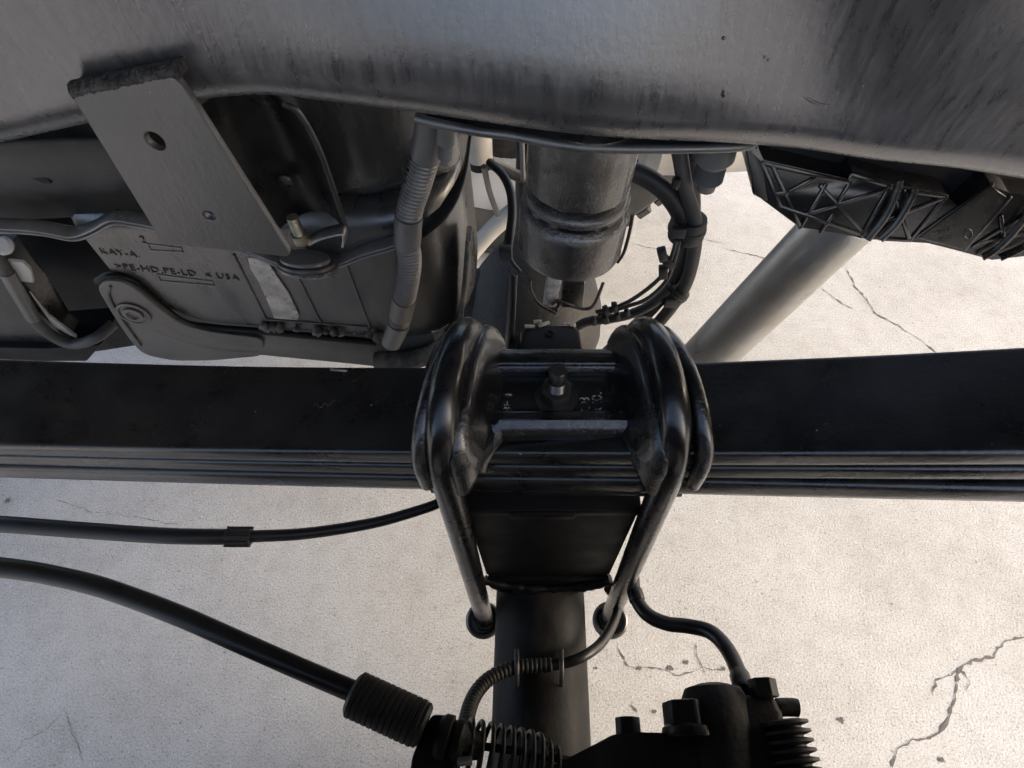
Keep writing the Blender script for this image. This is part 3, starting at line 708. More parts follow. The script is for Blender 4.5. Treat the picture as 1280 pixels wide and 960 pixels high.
fin(bm_tube(bmesh.new(), wpath, lambda u: 0.0045 * (0.7 + 0.7 * rnd.random()), 10), 'weld_bead', M['pad'], blk, 80)
prism('saddle', [Vector((-0.044, .1705, zr(-.57))), Vector((0.070, .1705, zr(-.57))), Vector((0.062, .1705, zr(-.60))), Vector((0.045, .1705, zr(-.615))), Vector((-0.033, .1705, zr(-.615))), Vector((-0.044, .1705, zr(-.60)))], (0, .066, 0), M['pad'], blk, .002)

# ================================================================== LEAF SPRING
spg = root('leaf_spring', (0.0, 0.21, zr(-0.40)), 'black leaf spring pack of stacked steel leaves crossing over the axle', 'leaf spring')
def sy(x): return 0.177 - 0.0737 * x - 0.122 * x * x
def sz(x): return zr(-0.333) + 0.127 * x + 0.300 * x * x
def leaf(name, x0, x1, top, thick, dy=0.0, width=0.070):
    """top(x): drop of this leaf's upper face below the spring's top line"""
    bm = bmesh.new(); rings = []; n = 60; r = thick * 0.42
    for i in range(n + 1):
        x = x0 + (x1 - x0) * i / n
        loop = rround([(0, -thick), (0, 0), (width, 0), (width, -thick)], [r, r * .55, r * .55, r], 4)
        yy, zz = sy(x) + dy, sz(x) - top(x)
        # thickness square to the slope
        rings.append([bm.verts.new((x, yy + a, zz + b)) for a, b in loop])
    m_ = len(rings[0])
    for A, B in zip(rings, rings[1:]):
        for k in range(m_): bm.faces.new((A[k], A[(k + 1) % m_], B[(k + 1) % m_], B[k]))
    bm.faces.new(rings[0]); bm.faces.new(list(reversed(rings[-1])))
    return fin(bm, name, M['leaf'], spg, 40)
gap = lambda x: max(0.0, x - 0.06)
gl = lambda x: max(0.0, -x - 0.06)
leaf('top_leaf', -0.53, 0.53, lambda x: 0.0, 0.0185)
leaf('second_leaf', -0.53, 0.53, lambda x: 0.0200 + 0.006 * gap(x) - 0.0035 * min(1, gl(x) * 3), 0.0165, 0.0006)
leaf('third_leaf', -0.53, 0.53, lambda x: 0.0375 + 0.034 * gap(x) - 0.006 * min(1, gl(x) * 3), 0.0225, -0.0004)
leaf('liner_leaf', -0.075, 0.10, lambda x: 0.0570, 0.0080, 0.001)
# stray scuffs on the top leaf
for (px, py, w) in ((424, 463, .011), (418, 462, .006)):
    box('scuff', P(px, py, z=zr(-.3345)), (w, .0014, .0007), M['chip'], spg, 0.0002, Matrix.Rotation(R(-6), 3, 'Z'))
sq = [P(392 + k * 3.4, 507 - 3 * math.sin(k * 1.9) - (4 if k > 5 else 0), z=sz(-0.13) + .0003) for k in range(9)]
tube('scratch', sq, 0.00025, M['bracket'], spg, 5, 3)

# ================================================================== SPRING PLATE (saddle casting)
pl = root('spring_plate', (0.012, 0.212, zr(-0.335)), 'glossy black cast spring plate clamped on the leaf spring under the rods', 'spring plate')
def arch_prof(yc, zc, r, foot, h):
    pts = [(0.1605, zr(-foot)), (0.1605, zc)]
    pts = [(yc - r, zr(-foot)), (yc - r, zc)]
    for k in range(1, 16):
        a = math.pi * k / 16; pts.append((yc - r * math.cos(a), zc + h * math.sin(a)))
    pts += [(yc + r, zc), (yc + r, zr(-foot)), (yc + .038, zr(-foot)), (yc + .038, zr(-.330)), (yc - .037, zr(-.330)), (yc - .037, zr(-foot))]
    return pts
YC, ZC = 0.2115, zr(-0.3200)
def rib(name, x0, x1, r, foot, h, xb=0.0, bevel=0.003):
    prof = arch_prof(YC, ZC, r, foot, h)
    bm = bmesh.new()
    sh = lambda y: xb * (y - YC) / 0.05      # ribs lean with the rods
    A = [bm.verts.new((x0 + sh(y), y, z)) for y, z in prof]; B = [bm.verts.new((x1 + sh(y), y, z)) for y, z in prof]
    bm.faces.new(A); bm.faces.new(list(reversed(B))); n = len(A)
    for k in range(n): bm.faces.new((A[k], B[k], B[(k + 1) % n], A[(k + 1) % n]))
    bmesh.ops.bevel(bm, geom=[e for e in bm.edges if e.calc_face_angle(0) > 0.5], offset=bevel, segments=3, affect='EDGES', profile=0.5, clamp_overlap=True)
    return fin(bm, name, M['gloss'], pl, 40)
UL, UR, URAD = -0.0550, 0.0825, 0.0095
LEAN = 0.007
def round_rib(name, xc, r, h, rad, foot, xb):
    pts = []
    sh = lambda y: xb * (y - YC) / 0.05
    for k in range(4): pts.append(Vector((xc + sh(YC - r), YC - r, zr(-foot) + (ZC - zr(-foot)) * k / 4)))
    for k in range(25):
        a = math.pi * k / 24; y = YC - r * math.cos(a); pts.append(Vector((xc + sh(y), y, ZC + h * math.sin(a))))
    for k in range(1, 5): pts.append(Vector((xc + sh(YC + r), YC + r, ZC + (zr(-foot) - ZC) * k / 4)))
    fl_ = lambda u: rad * (0.82 + 0.18 * min(1, 8 * min(u + .02, 1 - u + .02)))
    pts = relax(resample(pts, .003)[0], 25)
    return fin(bm_tube(bmesh.new(), pts, fl_, 20), name, M['gloss'], pl, 60)
round_rib('outer_rib', UL - 0.0020, 0.0475, 0.0335, 0.0055, 0.348, LEAN + .004)
round_rib('outer_rib', UR + 0.0075, 0.0475, 0.0335, 0.0055, 0.348, -LEAN - .004)
rib('rod_seat', UL - 0.010, UL + 0.010, 0.0388, 0.340, 0.0315, LEAN, 0.001)
rib('rod_seat', UR - 0.010, UR + 0.010, 0.0388, 0.340, 0.0315, -LEAN, 0.001)
xa, xb = UL + 0.020, UR - 0.020
box('tray_floor', ((xa + xb) / 2, .2165, zr(-.3275)), (xb - xa, .040, .009), M['gloss'], pl, .001)
prism('rear_lip', [Vector((xa, .229, zr(-.3295))), Vector((xa, .229, zr(-.319))), Vector((xa, .232, zr(-.3145))), Vector((xa, .245, zr(-.3145))), Vector((xa, .250, zr(-.319))), Vector((xa, .250, zr(-.3295)))], (xb - xa, 0, 0), M['gloss'], pl, .0015, 3)
box('rear_fillet', ((xa + xb) / 2, .2385, zr(-.317)), (xb - xa, .012, .008), M['gloss'], pl, .003, None, 3)
SH = [(0.0, .012, .046, .349), (.0008, .025, .0510, .349), (.004, .0310, .0545, .350), (.0080, .0305, .0545, .350), (.0115, .0265, .0530, .348), (.0145, .0185, .0500, .342), (.0175, .0090, .0455, .336), (.0195, .0015, .0390, .332), (.0235, -.0035, .0320, .331)]
def shoulder(x0, sgn, xb_):
    """cast shoulder: crest beside the rod, flaring smoothly down to the tray"""
    bm = bmesh.new(); grid = []
    for dx, h, r, foot in SH:
        col = []
        st = [(YC - r, zr(-foot)), (YC - r, (zr(-foot) + ZC) / 2)]
        st += [(YC - r * math.cos(math.pi * k / 20), ZC + h * math.sin(math.pi * k / 20)) for k in range(21)]
        st += [(YC + r, (zr(-foot) + ZC) / 2), (YC + r, zr(-foot))]
        for y, z in st: col.append(bm.verts.new((x0 + sgn * dx + xb_ * (y - YC) / .05, y, z)))
        grid.append(col)
    for A, B in zip(grid, grid[1:]):
        for k in range(len(A) - 1): bm.faces.new((A[k], A[k + 1], B[k + 1], B[k]))
        bm.faces.new((A[0], B[0], B[-1], A[-1]))
    bm.faces.new(grid[0]); bm.faces.new(list(reversed(grid[-1])))
    bmesh.ops.subdivide_edges(bm, edges=bm.edges[:], cuts=1, smooth=0.7, use_grid_fill=True)
    return fin(bm, 'shoulder', M['gloss'], pl, 55)
shoulder(UL + .0108, 1, LEAN); shoulder(UR - .0088, -1, -LEAN)
# front bridge: sloping lip with legs splaying to the ribs
fp = [(588, 588), (600, 560), (622, 531), (640, 528), (785, 528), (800, 531), (818, 560), (832, 588)]
def fpt(px, py):
    u = (py - 528) / 60.0
    return P(px, py, z=zr(-.3175 - .019 * u))
bm = bmesh.new()
outl = [fpt(*p) for p in fp]
inl = [fpt(*p) for p in ((606, 584), (612, 566), (627, 545), (642, 542), (784, 542), (796, 545), (808, 566), (816, 584))]
O_, I_ = spline(outl, 5), spline(inl, 5); rings = []
for a, b in zip(O_, I_):
    b = b + Vector((0, -0.001, -0.006)); m_ = (a + b) / 2 + Vector((0, -0.0012, 0.0014))
    rings.append([bm.verts.new(q) for q in (a + Vector((0, .004, -.0015)), a + Vector((0, .0012, .0004)), a.lerp(m_, .5), m_, b.lerp(m_, .5), b, b + Vector((0, .001, -.003)), a + Vector((0, .004, -.010)))])
for A, B in zip(rings, rings[1:]):
    for k in range(8): bm.faces.new((A[k], A[(k + 1) % 8], B[(k + 1) % 8], B[k]))
bm.faces.new(rings[0]); bm.faces.new(list(reversed(rings[-1])))
fin(bm, 'front_lip', M['gloss'], pl, 60)
prism('front_step', [Vector((xa, .187, zr(-.3305))), Vector((xa, .187, zr(-.3225))), Vector((xa, .191, zr(-.3190))), Vector((xa, .2005, zr(-.3190))), Vector((xa, .203, zr(-.3235))), Vector((xa, .203, zr(-.3305)))], (xb - xa, 0, 0), M['gloss'], pl, .0015, 2)
def plate_text(s, px, py, size):
    o = P(px, py, z=zr(-.3225)); text('cast_lettering', s, size, o, (0, 1, 0), (-1, 0, 0), M['emboss_lt'], pl, 0.00045)
plate_text('3F 1', 640, 515, .0088)
plate_text('C8', 738, 516, .0100)
plate_text('C0.', 754, 514, .0105)
cb = root('center_bolt', (0.0139, 0.2125, zr(-.323)), 'black center bolt with hex nut standing in the spring plate tray', 'bolt')
cbp = Vector((0.0142, 0.2125, zr(-.3232)))
lathe('washer', [(0.0142, 0), (0.0145, 0.0006), (0.0140, 0.0018), (0.010, 0.002)], cbp, (0, 0, 1), M['boltblk'], cb, 32)
hexa('nut', cbp + Vector((0, 0, .0016)), (0, 0, 1), 0.0185, 0.0105, M['boltblk'], cb, 0.0012, (1, 0.3, 0))
bm = bm_lathe(bmesh.new(), [(0.0060, .010)] + [(0.0060 - 0.0006 * (k % 2), .011 + k * .0007) for k in range(14)] + [(0.0058, .0215), (0.0058, .0300), (0.0050, .0312), (0.001, .0312)], cbp, (0, 0, 1), 24)
fin(bm, 'threaded_stud', M['boltblk'], cb, 45)

# ================================================================== U-BOLTS
def ubolt(xc, lean, side):
    g = root('u_bolt', (xc, YC, zr(-.70)), 'thick black rod bent over the spring plate, %s' % side, 'u-bolt', 'rods clamping the spring plate')
    pts = []; r = 0.0475
    zc = ZC + 0.001
    for k in range(9): pts.append(Vector((xc, YC - r, zr(-.705) + (zc - zr(-.705)) * k / 9)))
    for k in range(0, 25):
        a = math.pi * k / 24; y = YC - r * math.cos(a)
        pts.append(Vector((xc + lean * (y - YC + r) / r, y, zc + 0.0405 * math.sin(a))))
    for k in range(1, 10): pts.append(Vector((xc + 2 * lean * (1 - k / 14), YC + r, zc + (zr(-.705) - zc) * k / 9)))
    path, _ = resample(pts, .004)
    path = relax(path, 40)
    fin(bm_tube(bmesh.new(), path, URAD, 24), 'rod', M['ubolt'], g, 60)
    for y, lx in ((YC - r, 0), (YC + r, 2 * lean * (1 - 9 / 14))):
        b = Vector((xc + lx, y, zr(-.688)))
        s = -1 if xc < 0 else 1
        # clamp ear under the axle tube: oval ring with the nut in it
        tl_ = Vector((0.15 * -s, -0.25, 1))
        bm = bm_lathe(bmesh.new(), [(0.0125, -.002), (0.0175, -.002), (0.0195, 0.001), (0.0195, 0.008), (0.0175, 0.010), (0.0150, 0.0095), (0.0140, 0.006), (0.0135, .002)], b + Vector((0.002 * s, 0, -.010)), tl_, 36)
        fin(bm, 'clamp_ear', M['bracket'], g, 40)
        hexa('nut', b + Vector((0, 0, -.016)), (0, 0, 1), 0.022, 0.012, M['boltblk'], g, .001)
    return g
ubolt(UL, LEAN, 'on its fuel tank side')
ubolt(UR, -LEAN, 'on its shock absorber side')

# ================================================================== SHOCK ABSORBER
sh = root('shock_absorber', (0.2, 0.464, zr(-.62)), 'silver grey shock absorber slanting up behind the leaf spring', 'shock absorber')
s_a, s_b = P(845, 485, t=.80), P(1060, 270, t=.545)
dirn = s_b - s_a; Ls_ = dirn.length
lathe('shock_body', [(0.0285, -0.02), (0.030, 0.0), (0.030, Ls_ * .98), (0.028, Ls_)], s_a, dirn, M['shock'], sh, 64)
lathe('shock_rod', [(0.012, 0), (0.012, 0.10)], s_b - dirn.normalized() * .01, dirn, M['steel'], sh, 24)
lathe('shock_eye', [(0.022, -0.025), (0.022, 0.025)], s_a - dirn.normalized() * .03, (0, 1, 0), M['shock'], sh, 32)

# ================================================================== RIBBED PLASTIC BOX
cn = root('vapour_canister', (0.28, 0.40, zr(-.33)), 'black ribbed plastic canister tucked under the frame rail above the shock absorber', 'canister')
o_, n_ = Vector((0.2, 0.352, zr(-.28))), Vector((0.10, -1, 0.35)).normalized()
def cq(px, py, off=0.0): return PP(px, py, o_ + n_ * off, n_)
cout = [(936, 182), (941, 244), (960, 252), (1000, 286), (1020, 287), (1085, 299), (1160, 304), (1240, 326), (1300, 318), (1400, 300), (1400, 262), (1300, 246), (1262, 243), (1237, 229), (1200, 262), (1182, 243), (1115, 230), (1066, 216), (1060, 226), (953, 202), (948, 184)]
prism('canister_body', [cq(*p) for p in cout], Vector((0, .05, .004)), M['canister'], cn, .0012, 2)
prism('upper_body', [cq(*p, off=-.016) for p in ((942, 170), (950, 215), (1060, 240), (1110, 245), (1200, 275), (1260, 262), (1400, 275), (1400, 190), (1100, 150))], Vector((0, .06, .01)), M['pad'], cn, .003, 2)  # blacker than the canister plastic: shade of the recess put into the colour
ridge = [((953, 204), (975, 258)), ((965, 206), (1000, 284)), ((953, 204), (1062, 228)), ((975, 258), (1075, 292)), ((985, 240), (1018, 222)), ((968, 242), (985, 240)), ((1000, 284), (1032, 230)),
         ((1025, 232), (1080, 292)), ((1006, 268), (1045, 256)), ((1045, 256), (1108, 236)), ((1040, 268), (1025, 290)), ((1062, 228), (1045, 256)), ((1060, 226), (1064, 218)), ((1064, 218), (1112, 232)), ((1112, 232), (1075, 296)), 
         ((1130, 238), (1182, 245)), ((1182, 245), (1137, 300)), ((1137, 300), (1100, 298)), ((1120, 250), (1136, 298)), ((1105, 276), (1178, 247)),
         ((1240, 230), (1145, 296)), ((1205, 312), (1262, 246)), ((1215, 308), (1300, 256)), ((1250, 270), (1254, 300)), ((1225, 302), (1290, 290))]
for a, b in ridge:
    p0, p1 = cq(*a), cq(*b); d = (p1 - p0).normalized(); sdn = n_.cross(d).normalized()
    w = .0015
    prism('rib', [p0 - sdn * w - d * .0008, p1 - sdn * w + d * .0008, p1 + sdn * w + d * .0008, p0 + sdn * w - d * .0008], n_ * .0013, M['canister'], cn, .0005, 2)
for pts in (((1124, 226), (1120, 240), (1106, 272), (1084, 300)), ((1143, 236), (1138, 250), (1122, 278), (1100, 300)), ((1286, 262), (1272, 285), (1250, 308), (1228, 322)), ((1300, 290), (1280, 308), (1250, 322))):
    band('strap_band', [cq(*p, off=.004) for p in pts], Vector((1, 0.1, 0.35)), .0060, .0016, M['canister'], cn, 8)
prism('flat_panel', [cq(*p, off=.0005) for p in ((1237, 231), (1258, 246), (1204, 312), (1146, 297))], n_ * .0014, M['canister'], cn, .0005, 1)
tube('moulded_ring', [cq(1210 + 5 * math.cos(k * math.pi / 4), 292 + 6 * math.sin(k * math.pi / 4), .002) for k in range(9)], .0004, M['tank_dark'], cn, 6, 3)
text('moulded_lettering', '3L34', .005, cq(1170, 293, .0018), cq(1190, 289) - cq(1170, 293), (0, .3, 1), M['tank_dark'], cn, .0003)
text('moulded_lettering', '9D65', .005, cq(1172, 302, .0018), cq(1192, 298) - cq(1172, 302), (0, .3, 1), M['tank_dark'], cn, .0003)
prism('end_cap', [cq(930, 182, .002), cq(950, 200, .002), cq(958, 250, .002), cq(944, 244, .002)], n_ * .003, M['tank_dark'], cn, .001)

# ================================================================== WIRING AND HOSES RIGHT OF THE BUMP STOP
HY = .40
hs = root('hose_bundle', (0.1, HY, zr(-.5)), 'bundle of black hoses strapped together, curving from the rail down behind the spring', 'hose bundle')
tube('hose', [P(846, 170, y=HY), P(851, 200, y=HY), P(858, 240, y=HY), P(868, 275, y=HY - .004), P(868, 310, y=HY - .004), P(859, 350, y=HY), P(842, 380, y=HY), P(815, 412, y=HY + .005), P(780, 445, y=HY + .01), P(750, 470, y=HY + .015)], .0062, M['rubber_grey'], hs, 18)
tube('hose', [P(860, 172, y=HY + .012), P(864, 220, y=HY + .012), P(866, 270, y=HY + .012), P(857, 318, y=HY + .012), P(840, 352, y=HY + .012), P(820, 380, y=HY + .012), P(786, 415, y=HY + .015), P(745, 452, y=HY + .02)], .0064, M['rubber_grey'], hs, 18)
tube('hose', [P(775, 212, y=HY + .01), P(800, 218, y=HY + .01), P(828, 236, y=HY + .005), P(848, 262, y=HY + .002), P(856, 285, y=HY + .002)], .0080, M['rubber'], hs, 18)
def clamp_at(px, py, y, r, h, ax):
    c = P(px, py, y=y); lathe('hose_clamp', [(r * .96, 0), (r, h * .15), (r, h * .4), (r * 1.06, h * .45), (r * 1.06, h * .6), (r, h * .65), (r, h * .9), (r * .96, h)], c, ax, M['rubber'], hs, 24)
clamp_at(862, 272, HY + .002, .0155, .020, (0.0, -0.1, -1))
clamp_at(850, 360, HY + .004, .0125, .011, (-.5, -0.1, -.8))
box('clamp_lug', P(848, 290, y=HY - .012), (.012, .006, .010), M['rubber'], hs, .001)
box('clamp_lug', P(838, 378, y=HY - .008), (.012, .006, .010), M['rubber_grey'], hs, .001)
box('clamp_lug', P(845, 228, y=HY - .006), (.006, .006, .008), M['rubber'], hs, .001)
box('cable_tie', P(768, 430, y=HY - .002), (.006, .004, .018), M['rubber'], hs, .001, Matrix.Rotation(R(-35), 3, 'Y'))
bl = root('brake_line_set', (0.06, .38, zr(-.48)), 'thin brake lines with black clips between the hose bundle and the axle pad', 'brake lines')
tube('line', [P(846, 300, y=HY - .012), P(838, 325, y=HY - .012), P(826, 346, y=HY - .01), P(800, 368, y=HY - .01), P(775, 382, y=HY - .01), P(745, 390, y=HY - .008)], .0020, M['rubber_grey'], bl, 10)
tube('line', [P(850, 300, y=HY - .012), P(842, 328, y=HY - .012), P(832, 352, y=HY - .01), P(808, 374, y=HY - .01), P(780, 384, y=HY - .01), P(748, 394, y=HY - .008)], .0020, M['rubber_grey'], bl, 10)
tube('line', [P(836, 362, y=HY), P(815, 380, y=HY - .004), P(790, 392, y=HY - .004), P(765, 398, y=HY - .004), P(735, 402, y=HY), P(722, 408, y=HY)], .0048, M['rubber_grey'], bl, 12)
for px, py, s, a in ((828, 318, .014, 20), (836, 328, .013, 45), (829, 340, .014, 10), (758, 388, .010, 30), (768, 384, .010, 10), (742, 401, .009, 20), (757, 399, .010, 20), (772, 394, .008, 20), (784, 390, .008, 30)):
    box('line_clip', P(px, py, y=HY - .012), (s * .55, .007, s), M['rubber'], bl, .0012, Matrix.Rotation(R(-a), 3, 'Y'))
fg = root('breather_boot', (0.11, .42, zr(-.30)), 'grey ribbed breather boot poking out below the mounting flange', 'boot')
q0, q1 = P(897, 176, y=.39), P(882, 236, y=.392); ax = q1 - q0; Lq = ax.length
lathe('boot_head', [(.015, -.004), (.0155, Lq * .3), (.012, Lq * .42)], q0, ax, M['grey_plastic'], fg, 24)
lathe('bellows', [((.0115 if k % 2 else .0092), Lq * (.40 + .033 * k)) for k in range(12)], q0, ax, M['grey_plastic'], fg, 24)
lathe('nozzle', [(.0085, Lq * .78), (.0070, Lq), (.0040, Lq * 1.01)], q0, ax, M['grey_plastic'], fg, 20)
# vertical brake line left of the bump stop
vb = root('brake_hose', (-.03, .37, zr(-.5)), 'flat black brake hose clipped to the bump stop, dropping behind the spring plate', 'brake hose')
tube('hose', [P(612, 203, y=.44), P(628, 218, y=.42), P(638, 240, y=.40), P(640, 270, y=.375), P(636, 300, y=.352), P(634, 318, y=.345), P(638, 330, y=.34), P(648, 342, y=.335)], .0036, M['cable'], vb, 14)
tube('drop_hose', [P(641, 338, y=.37), P(640, 370, y=.37), P(638, 410, y=.37), P(634, 465, y=.37)], .0042, M['cable'], vb, 14)
box('hose_clip', P(632, 316, y=.338), (.010, .008, .010), M['rubber'], vb, .0015)
tube('thin_wire', [P(662, 350, y=.36), P(664, 365, y=.36), P(675, 380, y=.36), P(695, 391, y=.36)], .0017, M['cable'], vb, 10)

# ================================================================== FAR SIDE OF THE TRUCK
FR = .468
bm0 = bmesh.new(); bmesh.ops.create_cube(bm0, size=1.0)
for v in bm0.verts: v.co = Vector((v.co.x * .036, v.co.y * .062, v.co.z * .020))
bmesh.ops.bevel(bm0, geom=bm0.edges[:], offset=.003, segments=1, affect='EDGES')
kme = bpy.data.meshes.new('tread_block'); bm0.to_mesh(kme); bm0.free(); kme.materials.append(M['tyre'])
def truck_wheel(fx, y0, s, label, lo, hi):
    """inner face at y0, the wheel reaching away from the truck along s"""
    fz = FR + .011
    fw = root('rear_wheel_assembly', (fx, y0 + s * .12, 0), label, 'wheel', 'rear wheels')
    tp = [(.318, .0), (.335, -.02), (.38, -.032), (.43, -.028), (.452, -.005), (.458, .03), (.460, .14), (.458, .25), (.452, .285), (.43, .308), (.38, .315), (.335, .30), (.318, .28)]
    lathe('tyre', tp, (fx, y0, fz), (0, s, 0), M['tyre'], fw, 72, sharp=50)
    lathe('rim', [(.320, .0), (.326, .012), (.312, .02), (.292, .04), (.288, .20), (.10, .22), (.09, .20), (.03, .20)], (fx, y0 - s * .005, fz), (0, s, 0), M['rim'], fw, 64)
    lathe('rim_lip', [(.312, -.004), (.322, -.010), (.329, -.004), (.329, .012), (.312, .012)], (fx, y0 - s * .002, fz), (0, s, 0), M['rim'], fw, 64)
    for k in range(54):
        a = 2 * math.pi * k / 54
        for j, yy in enumerate((.012, .085, .160, .235)):
            aa = a + (j % 2) * math.pi / 54
            if not lo <= math.sin(aa) <= hi: continue     # only the blocks that could be seen
            o = bpy.data.objects.new('tread_block', kme); COL.objects.link(o); o.parent = fw
            o.location = (math.cos(aa) * FR, y0 + s * (yy + .02) - fw.location.y, fz + math.sin(aa) * FR)
            o.rotation_euler = (0, -aa + math.pi / 2, 0)
    lathe('brake_drum', [(.17, .0), (.18, .02), (.18, .10), (.05, .11)], (fx, y0 - s * .02, fz), (0, s, 0), M['axle'], fw, 40)
truck_wheel(-.05, 1.19, 1, 'far rear wheel with knobbly black tyre and silver rim across the axle', -1, .1)
truck_wheel(.02, -.050, -1, 'near rear wheel standing outboard of the brake caliper and spring', .5, 1)
fs = root('far_shock', (-.12, 1.0, zr(-.8)), 'pale far side shock absorber tube crossing in front of the silver rim', 'shock absorber')
tube('shock_tube', [P(655, 255, y=.98), P(632, 272, y=.98), P(612, 290, y=.98), P(588, 318, y=.98)], .0185, M['beige'], fs, 24)
fe = root('exhaust_hanger', (-.15, 1.05, zr(-.7)), 'pale exhaust pipe stub above the far wheel rim', 'exhaust pipe')
tube('pipe_stub', [P(590, 120, y=.95), P(598, 160, y=.95), P(601, 203, y=.95)], .022, M['beige'], fe, 24)
tube('pipe_collar', [P(600, 198, y=.95), P(602, 207, y=.95)], .0225, M['pad'], fe, 24)
fr_ = root('far_brake_cable', (-.1, .9, zr(-.7)), 'black and grey cables strung between the fuel tank and the bump stop', 'cable')
tube('cable', [P(612, 205, y=.85), P(630, 214, y=.85), P(650, 222, y=.85), P(680, 228, y=.85)], .0075, M['rubber'], fr_, 12)
tube('cable', [P(616, 200, y=.84), P(632, 208, y=.84), P(652, 216, y=.84), P(680, 222, y=.84)], .0032, M['bracket'], fr_, 12)
tube('cable', [P(605, 208, y=.86), P(612, 240, y=.88), P(622, 268, y=.9)], .0052, M['bracket'], fr_, 12)
tube('cable', [P(652, 165, y=.8), P(653, 195, y=.8), P(654, 225, y=.8)], .004, M['bracket'], fr_, 10)
mf = root('muffler', (.22, 1.0, zr(-.66)), 'pale beige muffler can seen behind the hoses below the flange', 'muffler')
m0 = P(880, 160, y=.95)
lathe('can', [(.02, -.115), (.055, -.108), (.072, -.09), (.075, -.03), (.078, -.025), (.078, -.015), (.075, -.01), (.075, .10), (.06, .115), (.02, .12)], m0, (1, 0.1, 0), M['beige'], mf, 40)

# ================================================================== NEAR CABLES
c1 = root('brake_wire', (-.25, .12, zr(-.58)), 'thin black cable with a ribbed sleeve passing below the leaf spring', 'cable')
w1 = [P(-60, 652, z=zr(-.50)), P(0, 655, z=zr(-.50)), P(120, 664, z=zr(-.51)), P(215, 670, z=zr(-.52)), P(300, 671, z=zr(-.53)), P(380, 667, z=zr(-.54)), P(460, 655, z=zr(-.55)), P(510, 642, z=zr(-.55)), P(550, 628, z=zr(-.55)), P(590, 605, z=zr(-.55))]
tube('sheath', w1[:5], .0072, M['cable'], c1, 20)
tube('core_cable', w1[4:], lambda u: .0056 - .0008 * u, M['cable'], c1, 18)
s0, s1 = P(283, 671, z=zr(-.528)), P(314, 671, z=zr(-.532))
lathe('ribbed_sleeve', [(.0078, 0), (.0084, .0005), (.0084, (s1 - s0).length - .0005), (.0078, (s1 - s0).length)], s0, s1 - s0, M['rubber'], c1, 20)
d = (s1 - s0); dn = d.normalized()
for k in range(10):
    a = 2 * math.pi * k / 10; u = Vector((0, 1, 0)); v = dn.cross(u)
    c = s0 + (u * math.cos(a) + v * math.sin(a)) * .0086
    tube('sleeve_rib', [c, c + d], .0011, M['rubber'], c1, 8, 2, False)
c2 = root('parking_brake_cable', (-.2, .06, zr(-.48)), 'thick black parking brake cable sloping into a ribbed rubber boot', 'cable')
w2 = [P(-80, 700, z=zr(-.42)), P(0, 709, z=zr(-.42)), P(60, 718, z=zr(-.425)), P(130, 735, z=zr(-.43)), P(220, 768, z=zr(-.435)), P(300, 803, z=zr(-.44)), P(380, 838, z=zr(-.445)), P(450, 868, z=zr(-.45))]
tube('sheath', w2, .0068, M['cable'], c2, 22)
b0, b1 = P(440, 866, z=zr(-.448)), P(532, 908, z=zr(-.455)); bd = b1 - b0; Lb = bd.length
prof = [(.0115, 0), (.0142, .002)]
nk = 12
for k in range(nk): prof += [(.0146, .002 + (Lb - .006) * (k + .1) / nk), (.0146, .002 + (Lb - .006) * (k + .75) / nk), (.0138, .002 + (Lb - .006) * (k + .88) / nk)]
prof += [(.0140, Lb - .002), (.0115, Lb)]
lathe('rubber_boot', prof, b0, bd, M['rubber'], c2, 28)
# end bracket and return spring
eb = root('cable_end_spring', (-.05, .02, zr(-.50)), 'dark cable stop and coiled return spring in front of the axle tube', 'return spring')
e0 = P(545, 925, z=zr(-.465))
prism('stop_bracket', [P(*p, z=zr(-.46)) for p in ((508, 985), (515, 945), (528, 912), (540, 893), (556, 893), (566, 905), (566, 985))], (0, 0, -.02), M['brake'], eb, .002)
lathe('ferrule', [(.012, 0), (.014, .003), (.014, .008), (.011, .009), (.013, .012), (.013, .016), (.010, .02), (.008, .03)], P(548, 920, z=zr(-.462)), P(590, 930, z=zr(-.462)) - P(548, 920, z=zr(-.462)), M['brake'], eb, 28)
a0, a1 = P(574, 930, z=zr(-.468)), P(706, 956, z=zr(-.482)); dd = (a1 - a0); dn = dd.normalized()
u = (Vector((0, 0, 1)) - dn * dn.z).normalized(); v = dn.cross(u)
coil = []; turns = 10.5
for k in range(int(turns * 20) + 1):
    f = k / (turns * 20); rr = .0155 * (1 - .55 * max(0, f - .72) / .28)
    ff = f - .10 * max(0, f - .6) ** 1.2
    an = 2 * math.pi * turns * f
    coil.append(a0 + dd * ff + (u * math.cos(an) + v * math.sin(an)) * rr)
fin(bm_tube(bmesh.new(), coil, .0017, 8), 'coil', M['brake_bolt'], eb, 60)
tube('pull_rod', [e0, P(640, 938, z=zr(-.47)), P(720, 952, z=zr(-.48))], .0026, M['brake'], eb, 10)
tube('pin', [P(572, 952, z=zr(-.455)), P(590, 950, z=zr(-.455))], .0030, M['steel'], eb, 10)

